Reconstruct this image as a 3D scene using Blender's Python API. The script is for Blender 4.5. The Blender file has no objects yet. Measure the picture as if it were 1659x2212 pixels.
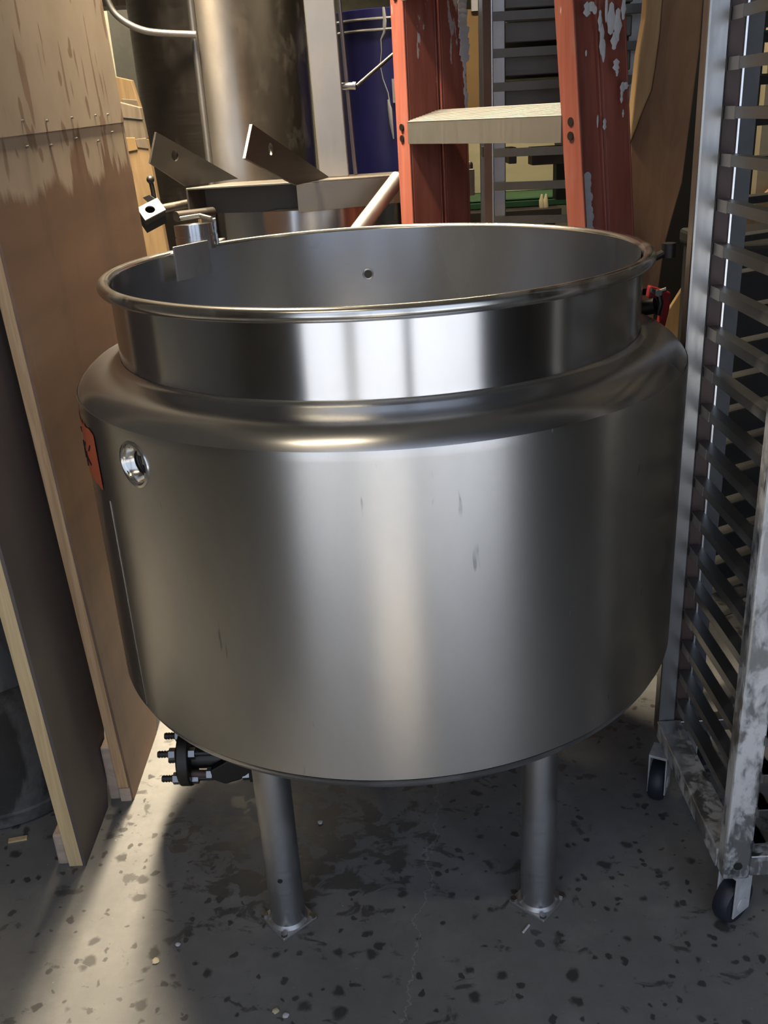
import bpy, bmesh, math, random
from mathutils import Vector, Matrix
PI = math.pi
random.seed(7)
SC = bpy.context.scene
COL = SC.collection

# ------------------------------------------------------------------ camera
FPX, PIT, ROLL, YAW, CAMD, CAMH = 2036.2, 0.4009, -0.0589, -0.0064, 1.583, 1.2709
_s, _c = math.sin, math.cos
FW = Vector((_s(YAW)*_c(PIT), _c(YAW)*_c(PIT), -_s(PIT)))
_r = Vector((_c(YAW), -_s(YAW), 0)); _u = _r.cross(FW)
RT = _r*_c(ROLL) + _u*_s(ROLL); UP = -_r*_s(ROLL) + _u*_c(ROLL)
EYE = Vector((0, -CAMD, CAMH))
cam_data = bpy.data.cameras.new('camera')
cam_data.sensor_fit = 'HORIZONTAL'; cam_data.sensor_width = 36
cam_data.lens = 36*FPX/1659
cam_data.clip_start = 0.02
cam = bpy.data.objects.new('camera', cam_data); COL.objects.link(cam)
m = Matrix((RT, UP, -FW)).transposed().to_4x4(); m.translation = EYE
cam.matrix_world = m
SC.camera = cam

def ray(px, py):
    return FW + RT*((px-829.5)/FPX) - UP*((py-1106)/FPX)
def at(px, py, Y):
    d = ray(px, py); return EYE + d*((Y-EYE.y)/d.y)
def atz(px, py, Z):
    d = ray(px, py); return EYE + d*((Z-EYE.z)/d.z)
def atcyl(px, py, R, far=False):
    d = ray(px, py); a = d.x**2+d.y**2; b = EYE.x*d.x+EYE.y*d.y; c = EYE.x**2+EYE.y**2-R*R
    q = math.sqrt(max(b*b-a*c, 0)); return EYE + d*((-b + (q if far else -q))/a)

# ------------------------------------------------------------------ materials
class NT:
    def __init__(s, name):
        s.m = bpy.data.materials.new(name); s.m.use_nodes = True
        s.t = s.m.node_tree; s.t.nodes.clear()
        s.out = s.n('ShaderNodeOutputMaterial'); s.b = s.n('ShaderNodeBsdfPrincipled')
        s.t.links.new(s.b.outputs[0], s.out.inputs[0])
    def n(s, typ, **kw):
        nd = s.t.nodes.new(typ)
        for k, v in kw.items():
            if hasattr(nd, k): setattr(nd, k, v)
            else: nd.inputs[k].default_value = v
        return nd
    def l(s, a, b): s.t.links.new(a, b)
    def coord(s, scale=(1, 1, 1), kind='Object', rot=(0, 0, 0), loc=(0, 0, 0)):
        tc = s.n('ShaderNodeTexCoord'); mp = s.n('ShaderNodeMapping')
        mp.inputs['Scale'].default_value = scale; mp.inputs['Rotation'].default_value = rot; mp.inputs['Location'].default_value = loc
        s.l(tc.outputs[kind], mp.inputs['Vector']); return mp.outputs['Vector']
    def pos(s, scale=(1, 1, 1), loc=(0, 0, 0)):
        g = s.n('ShaderNodeNewGeometry'); mp = s.n('ShaderNodeMapping')
        mp.inputs['Scale'].default_value = scale; mp.inputs['Location'].default_value = loc
        s.l(g.outputs['Position'], mp.inputs['Vector']); return mp.outputs['Vector']
    def noise(s, vec, scale, detail=4, rough=0.55, dist=0):
        nd = s.n('ShaderNodeTexNoise'); nd.inputs['Scale'].default_value = scale
        nd.inputs['Detail'].default_value = detail; nd.inputs['Roughness'].default_value = rough
        nd.inputs['Distortion'].default_value = dist
        s.l(vec, nd.inputs['Vector']); return nd.outputs['Fac']
    def ramp(s, fac, stops, interp='LINEAR'):
        nd = s.n('ShaderNodeValToRGB'); nd.color_ramp.interpolation = interp
        e = nd.color_ramp.elements
        while len(e) > 1: e.remove(e[-1])
        for i, (p, c) in enumerate(stops):
            c = c if isinstance(c, (tuple, list)) else (c, c, c)
            el = e[0] if i == 0 else e.new(p)
            el.position = p; el.color = (*c[:3], 1)
        s.l(fac, nd.inputs['Fac']); return nd.outputs['Color']
    def mix(s, fac, a, b, blend='MIX'):
        nd = s.n('ShaderNodeMix', data_type='RGBA', blend_type=blend)
        for v, k in ((fac, 0), (a, 6), (b, 7)):
            if isinstance(v, bpy.types.NodeSocket): s.l(v, nd.inputs[k])
            elif k == 0: nd.inputs[0].default_value = v
            else: nd.inputs[k].default_value = (*v, 1)
        return nd.outputs[2]
    def math(s, op, a, b=0.0, clamp=False):
        nd = s.n('ShaderNodeMath', operation=op); nd.use_clamp = clamp
        for v, k in ((a, 0), (b, 1)):
            if isinstance(v, bpy.types.NodeSocket): s.l(v, nd.inputs[k])
            else: nd.inputs[k].default_value = v
        return nd.outputs[0]
    def sep(s, vec):
        nd = s.n('ShaderNodeSeparateXYZ'); s.l(vec, nd.inputs[0]); return nd.outputs
    def set(s, **kw):
        for k, v in kw.items():
            k = k.replace('_', ' ')
            if isinstance(v, bpy.types.NodeSocket): s.l(v, s.b.inputs[k])
            elif isinstance(v, (tuple, list)): s.b.inputs[k].default_value = (*v, 1)
            else: s.b.inputs[k].default_value = v
        return s
    def bump(s, h, strength=0.2, dist=0.01):
        nd = s.n('ShaderNodeBump'); nd.inputs['Strength'].default_value = strength; nd.inputs['Distance'].default_value = dist
        s.l(h, nd.inputs['Height']); s.l(nd.outputs[0], s.b.inputs['Normal'])

def metal(name, col, rough, rvar=0.1, aniso=0.0, axis='Z', dirt=None, streak=(3, 3, 60), bump=0.0):
    k = NT(name)
    v = k.coord(streak)
    f = k.noise(v, 2.0, 6)
    g = k.noise(k.coord(), 5, 5)
    c = k.mix(k.ramp(g, [(0.3, 0), (0.75, 1)]), tuple(x*0.84 for x in col), col)
    if dirt:
        d = k.ramp(k.noise(k.coord((1, 1, .6)), 7, 8, .65), [(0.52, 0), (0.66, 1)])
        c = k.mix(k.math('MULTIPLY', d, dirt[1]), c, dirt[0])
        k.set(Metallic=k.math('SUBTRACT', 1.0, k.math('MULTIPLY', d, dirt[1]*.7)))
    else: k.set(Metallic=1.0)
    r = k.math('ADD', k.math('MULTIPLY', f, rvar*2), rough-rvar, True)
    k.set(Base_Color=c, Roughness=r)
    if aniso:
        tg = k.n('ShaderNodeTangent', direction_type='RADIAL', axis=axis)
        k.l(tg.outputs[0], k.b.inputs['Tangent']); k.b.inputs['Anisotropic'].default_value = aniso; k.b.inputs['Anisotropic Rotation'].default_value = .25
    if bump: k.bump(f, bump, .002)
    return k.m

def plain(name, col, rough=0.6, var=0.15, scale=8, metallic=0.0, bump=0.0, stretch=(1, 1, 1)):
    k = NT(name)
    f = k.noise(k.coord(stretch), scale, 6)
    c = k.mix(k.ramp(f, [(0.3, 0), (0.7, 1)]), tuple(x*(1-var) for x in col), tuple(min(1, x*(1+var*.6)) for x in col))
    k.set(Base_Color=c, Roughness=rough, Metallic=metallic)
    if bump: k.bump(f, bump)
    return k.m

def wood(name, dark, light, stretch=(14, 14, 1.2), rough=.65):
    k = NT(name)
    f = k.noise(k.coord(stretch), 3.5, 6, .6, 1.2)
    g = k.noise(k.coord((1, 1, .5)), 4, 4)
    c = k.mix(k.ramp(f, [(.32, 0), (.7, 1)]), dark, light)
    c = k.mix(k.math('MULTIPLY', k.ramp(g, [(.5, 0), (.8, 1)]), .35), c, tuple(x*.5 for x in dark))
    k.set(Base_Color=c, Roughness=rough); k.bump(f, .15, .004)
    return k.m

M = {}
# brushed kettle steel, scratches run round the body
def kettle_steel(name, rough, aniso, col=(.62, .62, .625), scuff=True):
    k = NT(name)
    f = k.noise(k.coord((2, 2, 40)), 2.2, 2)
    g = k.noise(k.coord((1, 1, .5)), 4.5, 6, .62)
    c = k.mix(k.ramp(g, [(.32, 0), (.72, 1)]), tuple(x*.86 for x in col), col)
    r = k.math('ADD', k.math('MULTIPLY', k.ramp(k.noise(k.coord((1, 1, .4)), 3, 2), [(.35, 0), (.75, 1)]), .06), rough-.02)
    if scuff:
        # thin dark nicks and smears
        s1 = k.noise(k.coord((60, 60, 9), rot=(.3, .2, .1)), 1.0, 2)
        s2 = k.noise(k.coord((1, 1, 1), loc=(3, 1, 2)), 9, 3)
        sc = k.math('MULTIPLY', k.ramp(s1, [(.69, 0), (.72, 1)]), k.ramp(s2, [(.54, 0), (.6, 1)]))
        c = k.mix(k.math('MULTIPLY', sc, .45), c, (.16, .15, .14))
        r = k.math('ADD', r, k.math('MULTIPLY', sc, .2), True)
    k.set(Base_Color=c, Roughness=r, Metallic=1.0)
    if aniso:
        tg = k.n('ShaderNodeTangent', direction_type='RADIAL', axis='Z')
        k.l(tg.outputs[0], k.b.inputs['Tangent']); k.b.inputs['Anisotropic'].default_value = aniso; k.b.inputs['Anisotropic Rotation'].default_value = .25
    return k.m
M['jacket'] = kettle_steel('brushed_jacket_steel', .33, .66, (.675, .66, .635))
M['neck'] = kettle_steel('polished_neck_steel', .21, .75, (.66, .66, .67), scuff=False)
M['shoulder'] = kettle_steel('shoulder_steel', .25, .0, scuff=False)
M['bowl'] = kettle_steel('inner_bowl_steel', .25, .7, (.5, .52, .56), scuff=False)
M['rim'] = metal('rolled_rim_steel', (.66, .64, .6), .2, .08, dirt=((.2, .18, .15), .35))
M['steel'] = metal('plain_stainless', (.5, .5, .51), .36, .1, dirt=((.16, .15, .14), .3))
M['leg'] = metal('leg_pipe_steel', (.5, .5, .51), .38, .08, aniso=.4, dirt=((.14, .14, .14), .35))
M['plate'] = metal('foot_plate_steel', (.62, .62, .62), .45, .1, dirt=((.2, .19, .18), .5))
M['iron'] = metal('black_iron', (.07, .068, .066), .5, .1)
M['darksteel'] = metal('dark_mill_steel', (.14, .13, .12), .46, .1, dirt=((.09, .07, .055), .5))
M['zinc'] = metal('zinc_bolt', (.34, .34, .34), .35, .1)
M['tank'] = metal('old_tank_steel', (.44, .39, .335), .3, .05, aniso=.6, dirt=((.16, .12, .09), .2), streak=(6, 6, 2))
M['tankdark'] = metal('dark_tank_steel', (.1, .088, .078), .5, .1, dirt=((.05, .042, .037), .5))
M['channel'] = metal('channel_steel', (.32, .29, .25), .4, .1, dirt=((.13, .09, .06), .65))
M['post'] = metal('dull_post_steel', (.42, .4, .38), .5, .08, dirt=((.3, .25, .22), .25), streak=(40, 40, 2))
M['alu'] = metal('cast_aluminium', (.66, .655, .64), .42, .08, dirt=((.2, .19, .18), .4))
M['alustep'] = metal('step_aluminium', (.48, .47, .445), .5, .06, streak=(60, 60, 3))

def flour_alu(name, amount):
    k = NT(name)
    n1 = k.noise(k.coord((1, 1, .55)), 26, 7, .68, .3)
    n2 = k.noise(k.pos(), 3.5, 3)
    d = k.math('MULTIPLY', k.ramp(n1, [(.44, 0), (.56, 1)]), k.ramp(n2, [(.3, .5), (.65, 1)]))
    d = k.math('MULTIPLY', d, amount)
    c = k.mix(d, (.48, .48, .48), (.64, .63, .62))
    n3 = k.noise(k.coord((1, 1, .4)), 14, 6, .7)
    c = k.mix(k.math('MULTIPLY', k.ramp(n3, [(.55, 0), (.65, 1)]), .7), c, (.1, .095, .09))
    k.set(Base_Color=c, Roughness=k.math('ADD', k.math('MULTIPLY', d, .4), .38), Metallic=k.math('SUBTRACT', 1.0, k.math('MULTIPLY', d, .9)))
    k.bump(n1, .2, .003)
    return k.m
M['rackalu'] = flour_alu('crusted_rack_aluminium', .95)
M['rackclean'] = metal('rack_aluminium', (.4, .39, .375), .33, .08, dirt=((.2, .19, .18), .5), streak=(60, 60, 3))
M['runner'] = metal('runner_aluminium', (.3, .3, .3), .42, .1, dirt=((.4, .39, .38), .5))
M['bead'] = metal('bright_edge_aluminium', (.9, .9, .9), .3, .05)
M['rackdim'] = metal('dull_rack_aluminium', (.17, .17, .17), .5, .08, dirt=((.08, .08, .08), .6), streak=(60, 60, 3))
M['flange'] = plain('grey_flange', (.06, .062, .066), .5, .3, 20)
M['brownstrip'] = plain('brown_tinted_strip', (.085, .05, .042), .5, .4, 14, stretch=(1, 1, .3))
M['pan'] = metal('dark_baking_pan', (.17, .165, .16), .5, .08)
M['rubber'] = plain('caster_rubber', (.018, .02, .032), .5, .2, 20)
M['hub'] = plain('caster_dust', (.52, .52, .52), .8, .3, 30)

# red fibreglass with splashes of white paint
def red_rail():
    k = NT('red_ladder_fibreglass')
    f = k.noise(k.coord((20, 20, 1)), 3, 5)
    c = k.mix(k.ramp(f, [(.3, 0), (.7, 1)]), (.26, .07, .047), (.36, .115, .082))
    g = k.noise(k.coord((2, 2, .7)), 9, 6, .65)
    z = k.sep(k.pos())[2]
    hi = k.math('SUBTRACT', k.math('MULTIPLY', z, .35), .38)
    p = k.ramp(k.math('ADD', k.noise(k.coord((3.4, 3.4, .8), loc=(.3, .1, .4)), 7, 5, .6), hi), [(.735, 0), (.755, 1)])
    c = k.mix(k.math('MULTIPLY', k.ramp(g, [(.58, 0), (.68, 1)]), .35), c, (.3, .16, .14))
    c = k.mix(k.math('MULTIPLY', p, .85), c, (.55, .53, .52))
    k.set(Base_Color=c, Roughness=.5)
    return k.m
M['red'] = red_rail()
M['paint'] = plain('dried_white_paint', (.62, .61, .62), .6, .1, 30)
M['redpaint'] = plain('red_handle_enamel', (.33, .02, .022), .4, .15, 10)
M['blue'] = plain('blue_drum_plastic', (.022, .022, .14), .35, .35, 3)
M['label'] = plain('label_paper', (.5, .5, .52), .6, .1, 20)
M['print'] = plain('label_print', (.2, .2, .22), .7, .1, 20)
M['orange'] = plain('orange_label', (.62, .14, .06), .55, .15, 12)
M['black'] = plain('black_marks', (.012, .012, .012), .6, .1, 10)
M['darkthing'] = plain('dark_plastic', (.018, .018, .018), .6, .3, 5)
M['cardboard'] = plain('kraft_cardboard', (.27, .17, .07), .8, .12, 6)
M['lugpaint'] = plain('dull_lug_metal', (.27, .255, .22), .65, .15, 30)
M['cream'] = plain('cream_board', (.62, .55, .36), .7, .12, 4, stretch=(1, 1, 4))
M['green'] = plain('green_sheet', (.018, .075, .03), .5, .3, 8)
M['pine'] = wood('pine_edge', (.43, .26, .13), (.66, .45, .25), (26, 26, 1))
M['pinepale'] = wood('pale_pine_edge', (.55, .4, .2), (.72, .55, .31), (26, 26, 1))
M['block'] = wood('pale_offcut', (.42, .32, .25), (.6, .48, .38), (3, 10, 10))
M['stud'] = wood('pine_stud', (.22, .14, .065), (.32, .215, .11), (9, 9, 1))
M['studgrey'] = wood('weathered_stud', (.12, .09, .06), (.2, .155, .11), (14, 14, 1))
M['slab'] = wood('brown_board', (.25, .13, .065), (.38, .22, .115), (5, 5, 1.2))
M['slabedge'] = wood('light_board_edge', (.42, .27, .13), (.56, .37, .19), (9, 9, 1.2))

# brown plywood; the top sheet dusted with beige plaster that has run down
def ply(name, dusty):
    k = NT(name)
    P = k.pos(); xyz = k.sep(P)
    f = k.noise(k.pos((1.2, 1.2, 7)), 1.6, 5)
    base = k.mix(k.ramp(f, [(.3, 0), (.7, 1)]), (.17, .105, .07), (.255, .155, .102))
    bl = k.ramp(k.noise(k.pos((1, 1.2, .35)), 5, 6, .6), [(.5, 0), (.68, 1)])
    base = k.mix(k.math('MULTIPLY', bl, .45), base, (.1, .074, .058))
    st = k.ramp(k.noise(k.pos((60, 60, 1.6)), 1.0, 3), [(.68, 0), (.72, 1)])
    base = k.mix(k.math('MULTIPLY', st, .18), base, (.3, .23, .18))
    if dusty:
        # drips: long vertical gaps in the dust
        drip = k.noise(k.pos((1, 17, 3.2)), 1.7, 2, .4)
        drip2 = k.noise(k.pos((1, 9, 5)), 2.3, 1, .4)
        zz = xyz[2]
        edge = k.math('ADD', zz, k.math('MULTIPLY', k.math('SUBTRACT', k.noise(k.pos((1, 14, .4)), 1.2, 4), .5), .1))
        
        band = k.ramp(k.noise(k.pos((1, 9, .25)), 1.5, 3, .5), [(.5, 0), (.6, 1)])
        right = k.ramp(xyz[1], [(.35, 0), (.55, 1)])
        edge = k.math('SUBTRACT', edge, k.math('MULTIPLY', k.math('MULTIPLY', band, right), .1))

        m = k.ramp(k.math('SUBTRACT', edge, 1.0), [(.165, 0), (.185, 1)])
        hole = k.math('MAXIMUM', k.ramp(drip, [(.63, 0), (.66, 1)]), k.ramp(drip2, [(.69, 0), (.71, 1)]))
        m = k.math('MULTIPLY', m, k.math('SUBTRACT', 1.0, k.math('MULTIPLY', hole, .75)))
        dcol = k.mix(k.ramp(k.noise(k.pos(), 6, 4), [(.3, 0), (.7, 1)]), (.4, .325, .245), (.5, .41, .315))
        base = k.mix(k.math('MULTIPLY', m, .9), base, dcol)
    k.set(Base_Color=base, Roughness=.55, Specular_IOR_Level=.35)
    k.bump(f, .05, .003)
    return k.m
M['ply'] = ply('brown_plywood', False)
M['plygrey'] = plain('grey_brown_plywood', (.13, .105, .095), .6, .3, 3, stretch=(1, 1, .3))
M['plydust'] = ply('dusty_plywood', True)

# concrete
def concrete(name, lo, hi, stains=False):
    k = NT(name)
    P = k.pos()
    a = k.noise(P, 2.2, 8, .6); b = k.noise(P, 28, 6, .7); c3 = k.noise(P, 9, 6, .65)
    c = k.mix(k.ramp(a, [(.3, 0), (.7, 1)]), lo, hi)
    c = k.mix(k.math('MULTIPLY', k.ramp(b, [(.35, 0), (.7, 1)]), .3), c, tuple(x*.6 for x in lo))
    c = k.mix(k.math('MULTIPLY', k.ramp(c3, [(.52, 0), (.7, 1)]), .35), c, tuple(min(1, x*1.25) for x in hi))
    if stains:
        w = k.n('ShaderNodeVectorMath', operation='ADD')
        wn = k.n('ShaderNodeTexNoise'); wn.inputs['Scale'].default_value = 40; wn.inputs['Detail'].default_value = 3
        k.l(P, wn.inputs['Vector'])
        ws = k.n('ShaderNodeVectorMath', operation='SCALE'); ws.inputs[3].default_value = .026
        k.l(wn.outputs['Color'], ws.inputs[0]); k.l(P, w.inputs[0]); k.l(ws.outputs[0], w.inputs[1])
        # round splashes
        tot = None
        for sc, rad, keep in ((19, .15, .66), (46, .2, .74)):
            vo = k.n('ShaderNodeTexVoronoi', voronoi_dimensions='2D'); vo.inputs['Scale'].default_value = sc
            k.l(w.outputs[0], vo.inputs['Vector'])
            xyz = k.n('ShaderNodeSeparateColor'); k.l(vo.outputs['Color'], xyz.inputs[0])
            r = k.math('MULTIPLY', k.math('SUBTRACT', xyz.outputs[0], keep), rad/(1-keep)*2)
            s = k.math('MULTIPLY', k.math('SUBTRACT', r, vo.outputs['Distance']), 9, True)
            tot = s if tot is None else k.math('MAXIMUM', tot, s)
        # the big oily patch between the legs
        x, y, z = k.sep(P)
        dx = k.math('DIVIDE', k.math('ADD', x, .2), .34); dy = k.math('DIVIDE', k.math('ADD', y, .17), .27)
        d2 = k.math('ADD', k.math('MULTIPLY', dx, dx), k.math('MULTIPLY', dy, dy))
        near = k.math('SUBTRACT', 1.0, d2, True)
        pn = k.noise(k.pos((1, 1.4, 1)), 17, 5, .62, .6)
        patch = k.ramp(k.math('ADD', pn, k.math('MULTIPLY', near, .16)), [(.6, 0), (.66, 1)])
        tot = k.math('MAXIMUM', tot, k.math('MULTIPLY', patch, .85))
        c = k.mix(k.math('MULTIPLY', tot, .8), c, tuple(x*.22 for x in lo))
        # a pale crack
        cx = k.math('SUBTRACT', k.math('ADD', x, k.math('MULTIPLY', k.math('SUBTRACT', k.noise(k.pos(), 9, 5, .7), .5), .12)), k.math('ADD', .08, k.math('MULTIPLY', y, .18)))
        cr = k.math('SUBTRACT', 1.0, k.math('MULTIPLY', k.math('ABSOLUTE', cx), 420), True)
        c = k.mix(k.math('MULTIPLY', cr, .4), c, tuple(min(1, x*2) for x in hi))
        fl = k.ramp(k.noise(P, 70, 2), [(.74, 0), (.78, 1)])
        c = k.mix(k.math('MULTIPLY', fl, .5), c, tuple(min(1, x*2) for x in hi))
        k.set(Roughness=k.math('SUBTRACT', .62, k.math('MULTIPLY', tot, .25)))
    else: k.set(Roughness=.85)
    k.set(Base_Color=c)
    k.bump(b, .12, .004)
    return k.m
M['floor'] = concrete('stained_concrete', (.15, .149, .147), (.21, .206, .198), True)
M['concretewall'] = concrete('pale_concrete', (.34, .34, .26), (.44, .44, .34))
M['column'] = concrete('grey_concrete', (.1, .1, .09), (.15, .15, .13))
M['yard'] = concrete('sunlit_yard', (.5, .5, .5), (.6, .6, .6))
M['wallgrey'] = plain('painted_block_wall', (.24, .235, .225), .85, .15, 2)
M['ceil'] = plain('ceiling_boards', (.25, .24, .22), .9, .15, 2)
M['beam'] = wood('roof_beam', (.1, .07, .045), (.16, .12, .08))
M['barrel'] = None
def barrel():
    k = NT('black_sooty_drum')
    f = k.ramp(k.noise(k.coord((1, 1, .6)), 7, 7, .65, .5), [(.47, 0), (.6, 1)])
    c = k.mix(f, (.05, .05, .05), (.12, .115, .11))
    g = k.ramp(k.noise(k.coord((1.2, 1.2, .6), loc=(2, 1, 5)), 6, 7, .6, .5), [(.5, 0), (.57, 1)])
    c = k.mix(k.math('MULTIPLY', g, .75), c, (.012, .01, .008))
    k.set(Base_Color=c, Roughness=.6)
    return k.m
M['barrel'] = barrel()
def emit(name, col, s):
    k = NT(name); k.set(Base_Color=col, Emission_Color=col, Emission_Strength=s); return k.m
M['tube'] = emit('lit_fluorescent_tube', (1, .9, .7), 4)
M['window'] = emit('daylight_window', (.85, .95, 1), 1.2)
M['housing'] = plain('white_lamp_housing', (.6, .6, .58), .5, .05)

# ------------------------------------------------------------------ mesh helpers
def B(): return bmesh.new()
def box(bm, lo, hi, rot=None, pivot=None):
    lo = Vector(lo); hi = Vector(hi)
    r = bmesh.ops.create_cube(bm, size=1)
    c = (lo+hi)/2; d = hi-lo
    for v in r['verts']:
        v.co = Vector((v.co.x*d.x, v.co.y*d.y, v.co.z*d.z)) + c
        if rot is not None: v.co = rot @ (v.co-Vector(pivot)) + Vector(pivot)
    return r['verts']
def frame_box(bm, o, ax, ay, az, lo, hi):
    """box in a frame given by origin and three axis vectors"""
    r = bmesh.ops.create_cube(bm, size=1)
    for v in r['verts']:
        p = [(lo[i]+hi[i])/2 + v.co[i]*(hi[i]-lo[i]) for i in range(3)]
        v.co = Vector(o) + Vector(ax)*p[0] + Vector(ay)*p[1] + Vector(az)*p[2]
    bmesh.ops.recalc_face_normals(bm, faces=bm.faces)
def beam(bm, a, b, w, h, up=(0, 0, 1)):
    """rectangular bar from a to b: w sideways, h along up"""
    a = Vector(a); b = Vector(b); d = (b-a); L = d.length; d /= L
    s = d.cross(Vector(up)).normalized(); u = s.cross(d).normalized()
    frame_box(bm, a, d, s, u, (0, -w/2, -h/2), (L, w/2, h/2))
def tube(bm, pts, r, n=16, cap=True, closed=False):
    pts = [Vector(p) for p in pts]; rings = []
    m = len(pts); prev = None
    for i, p in enumerate(pts):
        if closed: t = pts[(i+1) % m]-pts[i-1]
        else: t = pts[min(i+1, m-1)]-pts[max(i-1, 0)]
        t.normalize()
        if prev is None:
            a = Vector((0, 0, 1)) if abs(t.z) < .9 else Vector((1, 0, 0))
            x = t.cross(a).normalized()
        else: x = (prev - t*prev.dot(t)).normalized()
        prev = x; y = t.cross(x)
        rr = r[i] if isinstance(r, (list, tuple)) else r
        rings.append([bm.verts.new(p + (x*math.cos(2*PI*k/n)+y*math.sin(2*PI*k/n))*rr) for k in range(n)])
    rng = range(m) if closed else range(m-1)
    for i in rng:
        A, Bq = rings[i], rings[(i+1) % m]
        for k in range(n): bm.faces.new((A[k], A[(k+1) % n], Bq[(k+1) % n], Bq[k]))
    if cap and not closed:
        bm.faces.new(rings[0][::-1]); bm.faces.new(rings[-1])
def lathe(bm, prof, c=(0, 0, 0), n=160, a0=0, a1=2*PI):
    c = Vector(c); full = abs(a1-a0-2*PI) < 1e-6
    cnt = n if full else n+1
    rows = []
    for r, z in prof:
        if r < 1e-6: rows.append([bm.verts.new(c+Vector((0, 0, z)))])
        else: rows.append([bm.verts.new(c+Vector((r*math.cos(a0+(a1-a0)*k/n), r*math.sin(a0+(a1-a0)*k/n), z))) for k in range(cnt)])
    for A, Bq in zip(rows, rows[1:]):
        for k in range(n):
            k2 = (k+1) % cnt
            if len(A) == 1 and len(Bq) == 1: continue
            if len(A) == 1: bm.faces.new((A[0], Bq[k2], Bq[k]))
            elif len(Bq) == 1: bm.faces.new((A[k], A[k2], Bq[0]))
            else: bm.faces.new((A[k], A[k2], Bq[k2], Bq[k]))
def disc_prism(bm, c, axis, r, h, n=24):
    axis = Vector(axis).normalized(); tube(bm, [Vector(c), Vector(c)+axis*h], r, n)
def prism(bm, pts, vec):
    vec = Vector(vec)
    A = [bm.verts.new(Vector(p)) for p in pts]; Bq = [bm.verts.new(Vector(p)+vec) for p in pts]
    bm.faces.new(A); bm.faces.new(Bq[::-1])
    n = len(A)
    for k in range(n): bm.faces.new((A[k], Bq[k], Bq[(k+1) % n], A[(k+1) % n]))
    bmesh.ops.recalc_face_normals(bm, faces=bm.faces)
def prism_hole(bm, pts, vec, hc, hr, n=20):
    """plate with a round hole: pts is a convex outline, hc the hole centre on its plane"""
    vec = Vector(vec); pts = [Vector(p) for p in pts]; hc = Vector(hc)
    nrm = vec.normalized(); x = (pts[1]-pts[0]).normalized(); y = nrm.cross(x)
    outer = []; inner = []
    for k in range(n):
        d = x*math.cos(2*PI*k/n)+y*math.sin(2*PI*k/n)
        best = None
        for i in range(len(pts)):
            a = pts[i]; b = pts[(i+1) % len(pts)]
            # hc + t d = a + s (b-a)
            e = b-a; den = d.cross(e).dot(nrm)
            if abs(den) < 1e-9: continue
            t = (a-hc).cross(e).dot(nrm)/den; s = (a-hc).cross(d).dot(nrm)/den
            if t > 0 and -1e-6 <= s <= 1+1e-6 and (best is None or t < best): best = t
        outer.append(('o', hc+d*best)); inner.append(hc+d*hr)
    # insert corners by snapping nearest sample
    for p in pts:
        k = min(range(n), key=lambda q: (outer[q][1]-p).length); outer[k] = ('c', p)
    O = [q[1] for q in outer]
    fo = [bm.verts.new(p) for p in O]; fi = [bm.verts.new(p) for p in inner]
    bo = [bm.verts.new(p+vec) for p in O]; bi = [bm.verts.new(p+vec) for p in inner]
    for k in range(n):
        j = (k+1) % n
        bm.faces.new((fo[k], fo[j], fi[j], fi[k])); bm.faces.new((bo[j], bo[k], bi[k], bi[j]))
        bm.faces.new((fo[j], fo[k], bo[k], bo[j])); bm.faces.new((fi[k], fi[j], bi[j], bi[k]))
    bmesh.ops.recalc_face_normals(bm, faces=bm.faces)
def hexnut(bm, c, axis, r, h): disc_prism(bm, c, axis, r, h, 6)

def wloc(o):
    v = Vector((0, 0, 0))
    while o: v += o.location; o = o.parent
    return v
def obj(name, bm, mat, parent=None, smooth=True, bevel=0.0, seg=2, angle=35, loc=None):
    """links bm (built in world coordinates) as one mesh object under parent"""
    vs = [v.co for v in bm.verts]
    if loc is None:
        mn = Vector([min(v[i] for v in vs) for i in range(3)]); mx = Vector([max(v[i] for v in vs) for i in range(3)])
        loc = (mn+mx)/2
        if parent is None: loc.z = mn.z
    loc = Vector(loc)
    for v in bm.verts: v.co -= loc
    me = bpy.data.meshes.new(name); bm.to_mesh(me); bm.free()
    o = bpy.data.objects.new(name, me); COL.objects.link(o)
    if parent is not None: o.parent = parent; o.location = loc - wloc(parent)
    else: o.location = loc
    me.materials.append(M[mat] if isinstance(mat, str) else mat)
    if smooth:
        for p in me.polygons: p.use_smooth = True
        es = {tuple(sorted(e.vertices)): e for e in me.edges}
        try: me.set_sharp_from_angle(angle=math.radians(angle))
        except Exception: pass
    if bevel:
        b = o.modifiers.new('bevel', 'BEVEL'); b.width = bevel; b.segments = seg; b.limit_method = 'ANGLE'; b.angle_limit = math.radians(40)
    return o
def tag(o, label=None, cat=None, group=None, kind=None):
    if label: o['label'] = label
    if cat: o['category'] = cat
    if group: o['group'] = group
    if kind: o['kind'] = kind
    return o
def thing(name, label, cat, loc, group=None):
    o = bpy.data.objects.new(name, None); COL.objects.link(o); o.location = Vector(loc); o.empty_display_size = .05
    return tag(o, label, cat, group)
def dup(src, parent, delta):
    """copy of a part and its sub-parts, moved by delta"""
    c = src.copy(); COL.objects.link(c); c.parent = parent; c.location = src.location + Vector(delta)
    for ch in list(src.children):
        d = ch.copy(); COL.objects.link(d); d.parent = c
    return c

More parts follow.
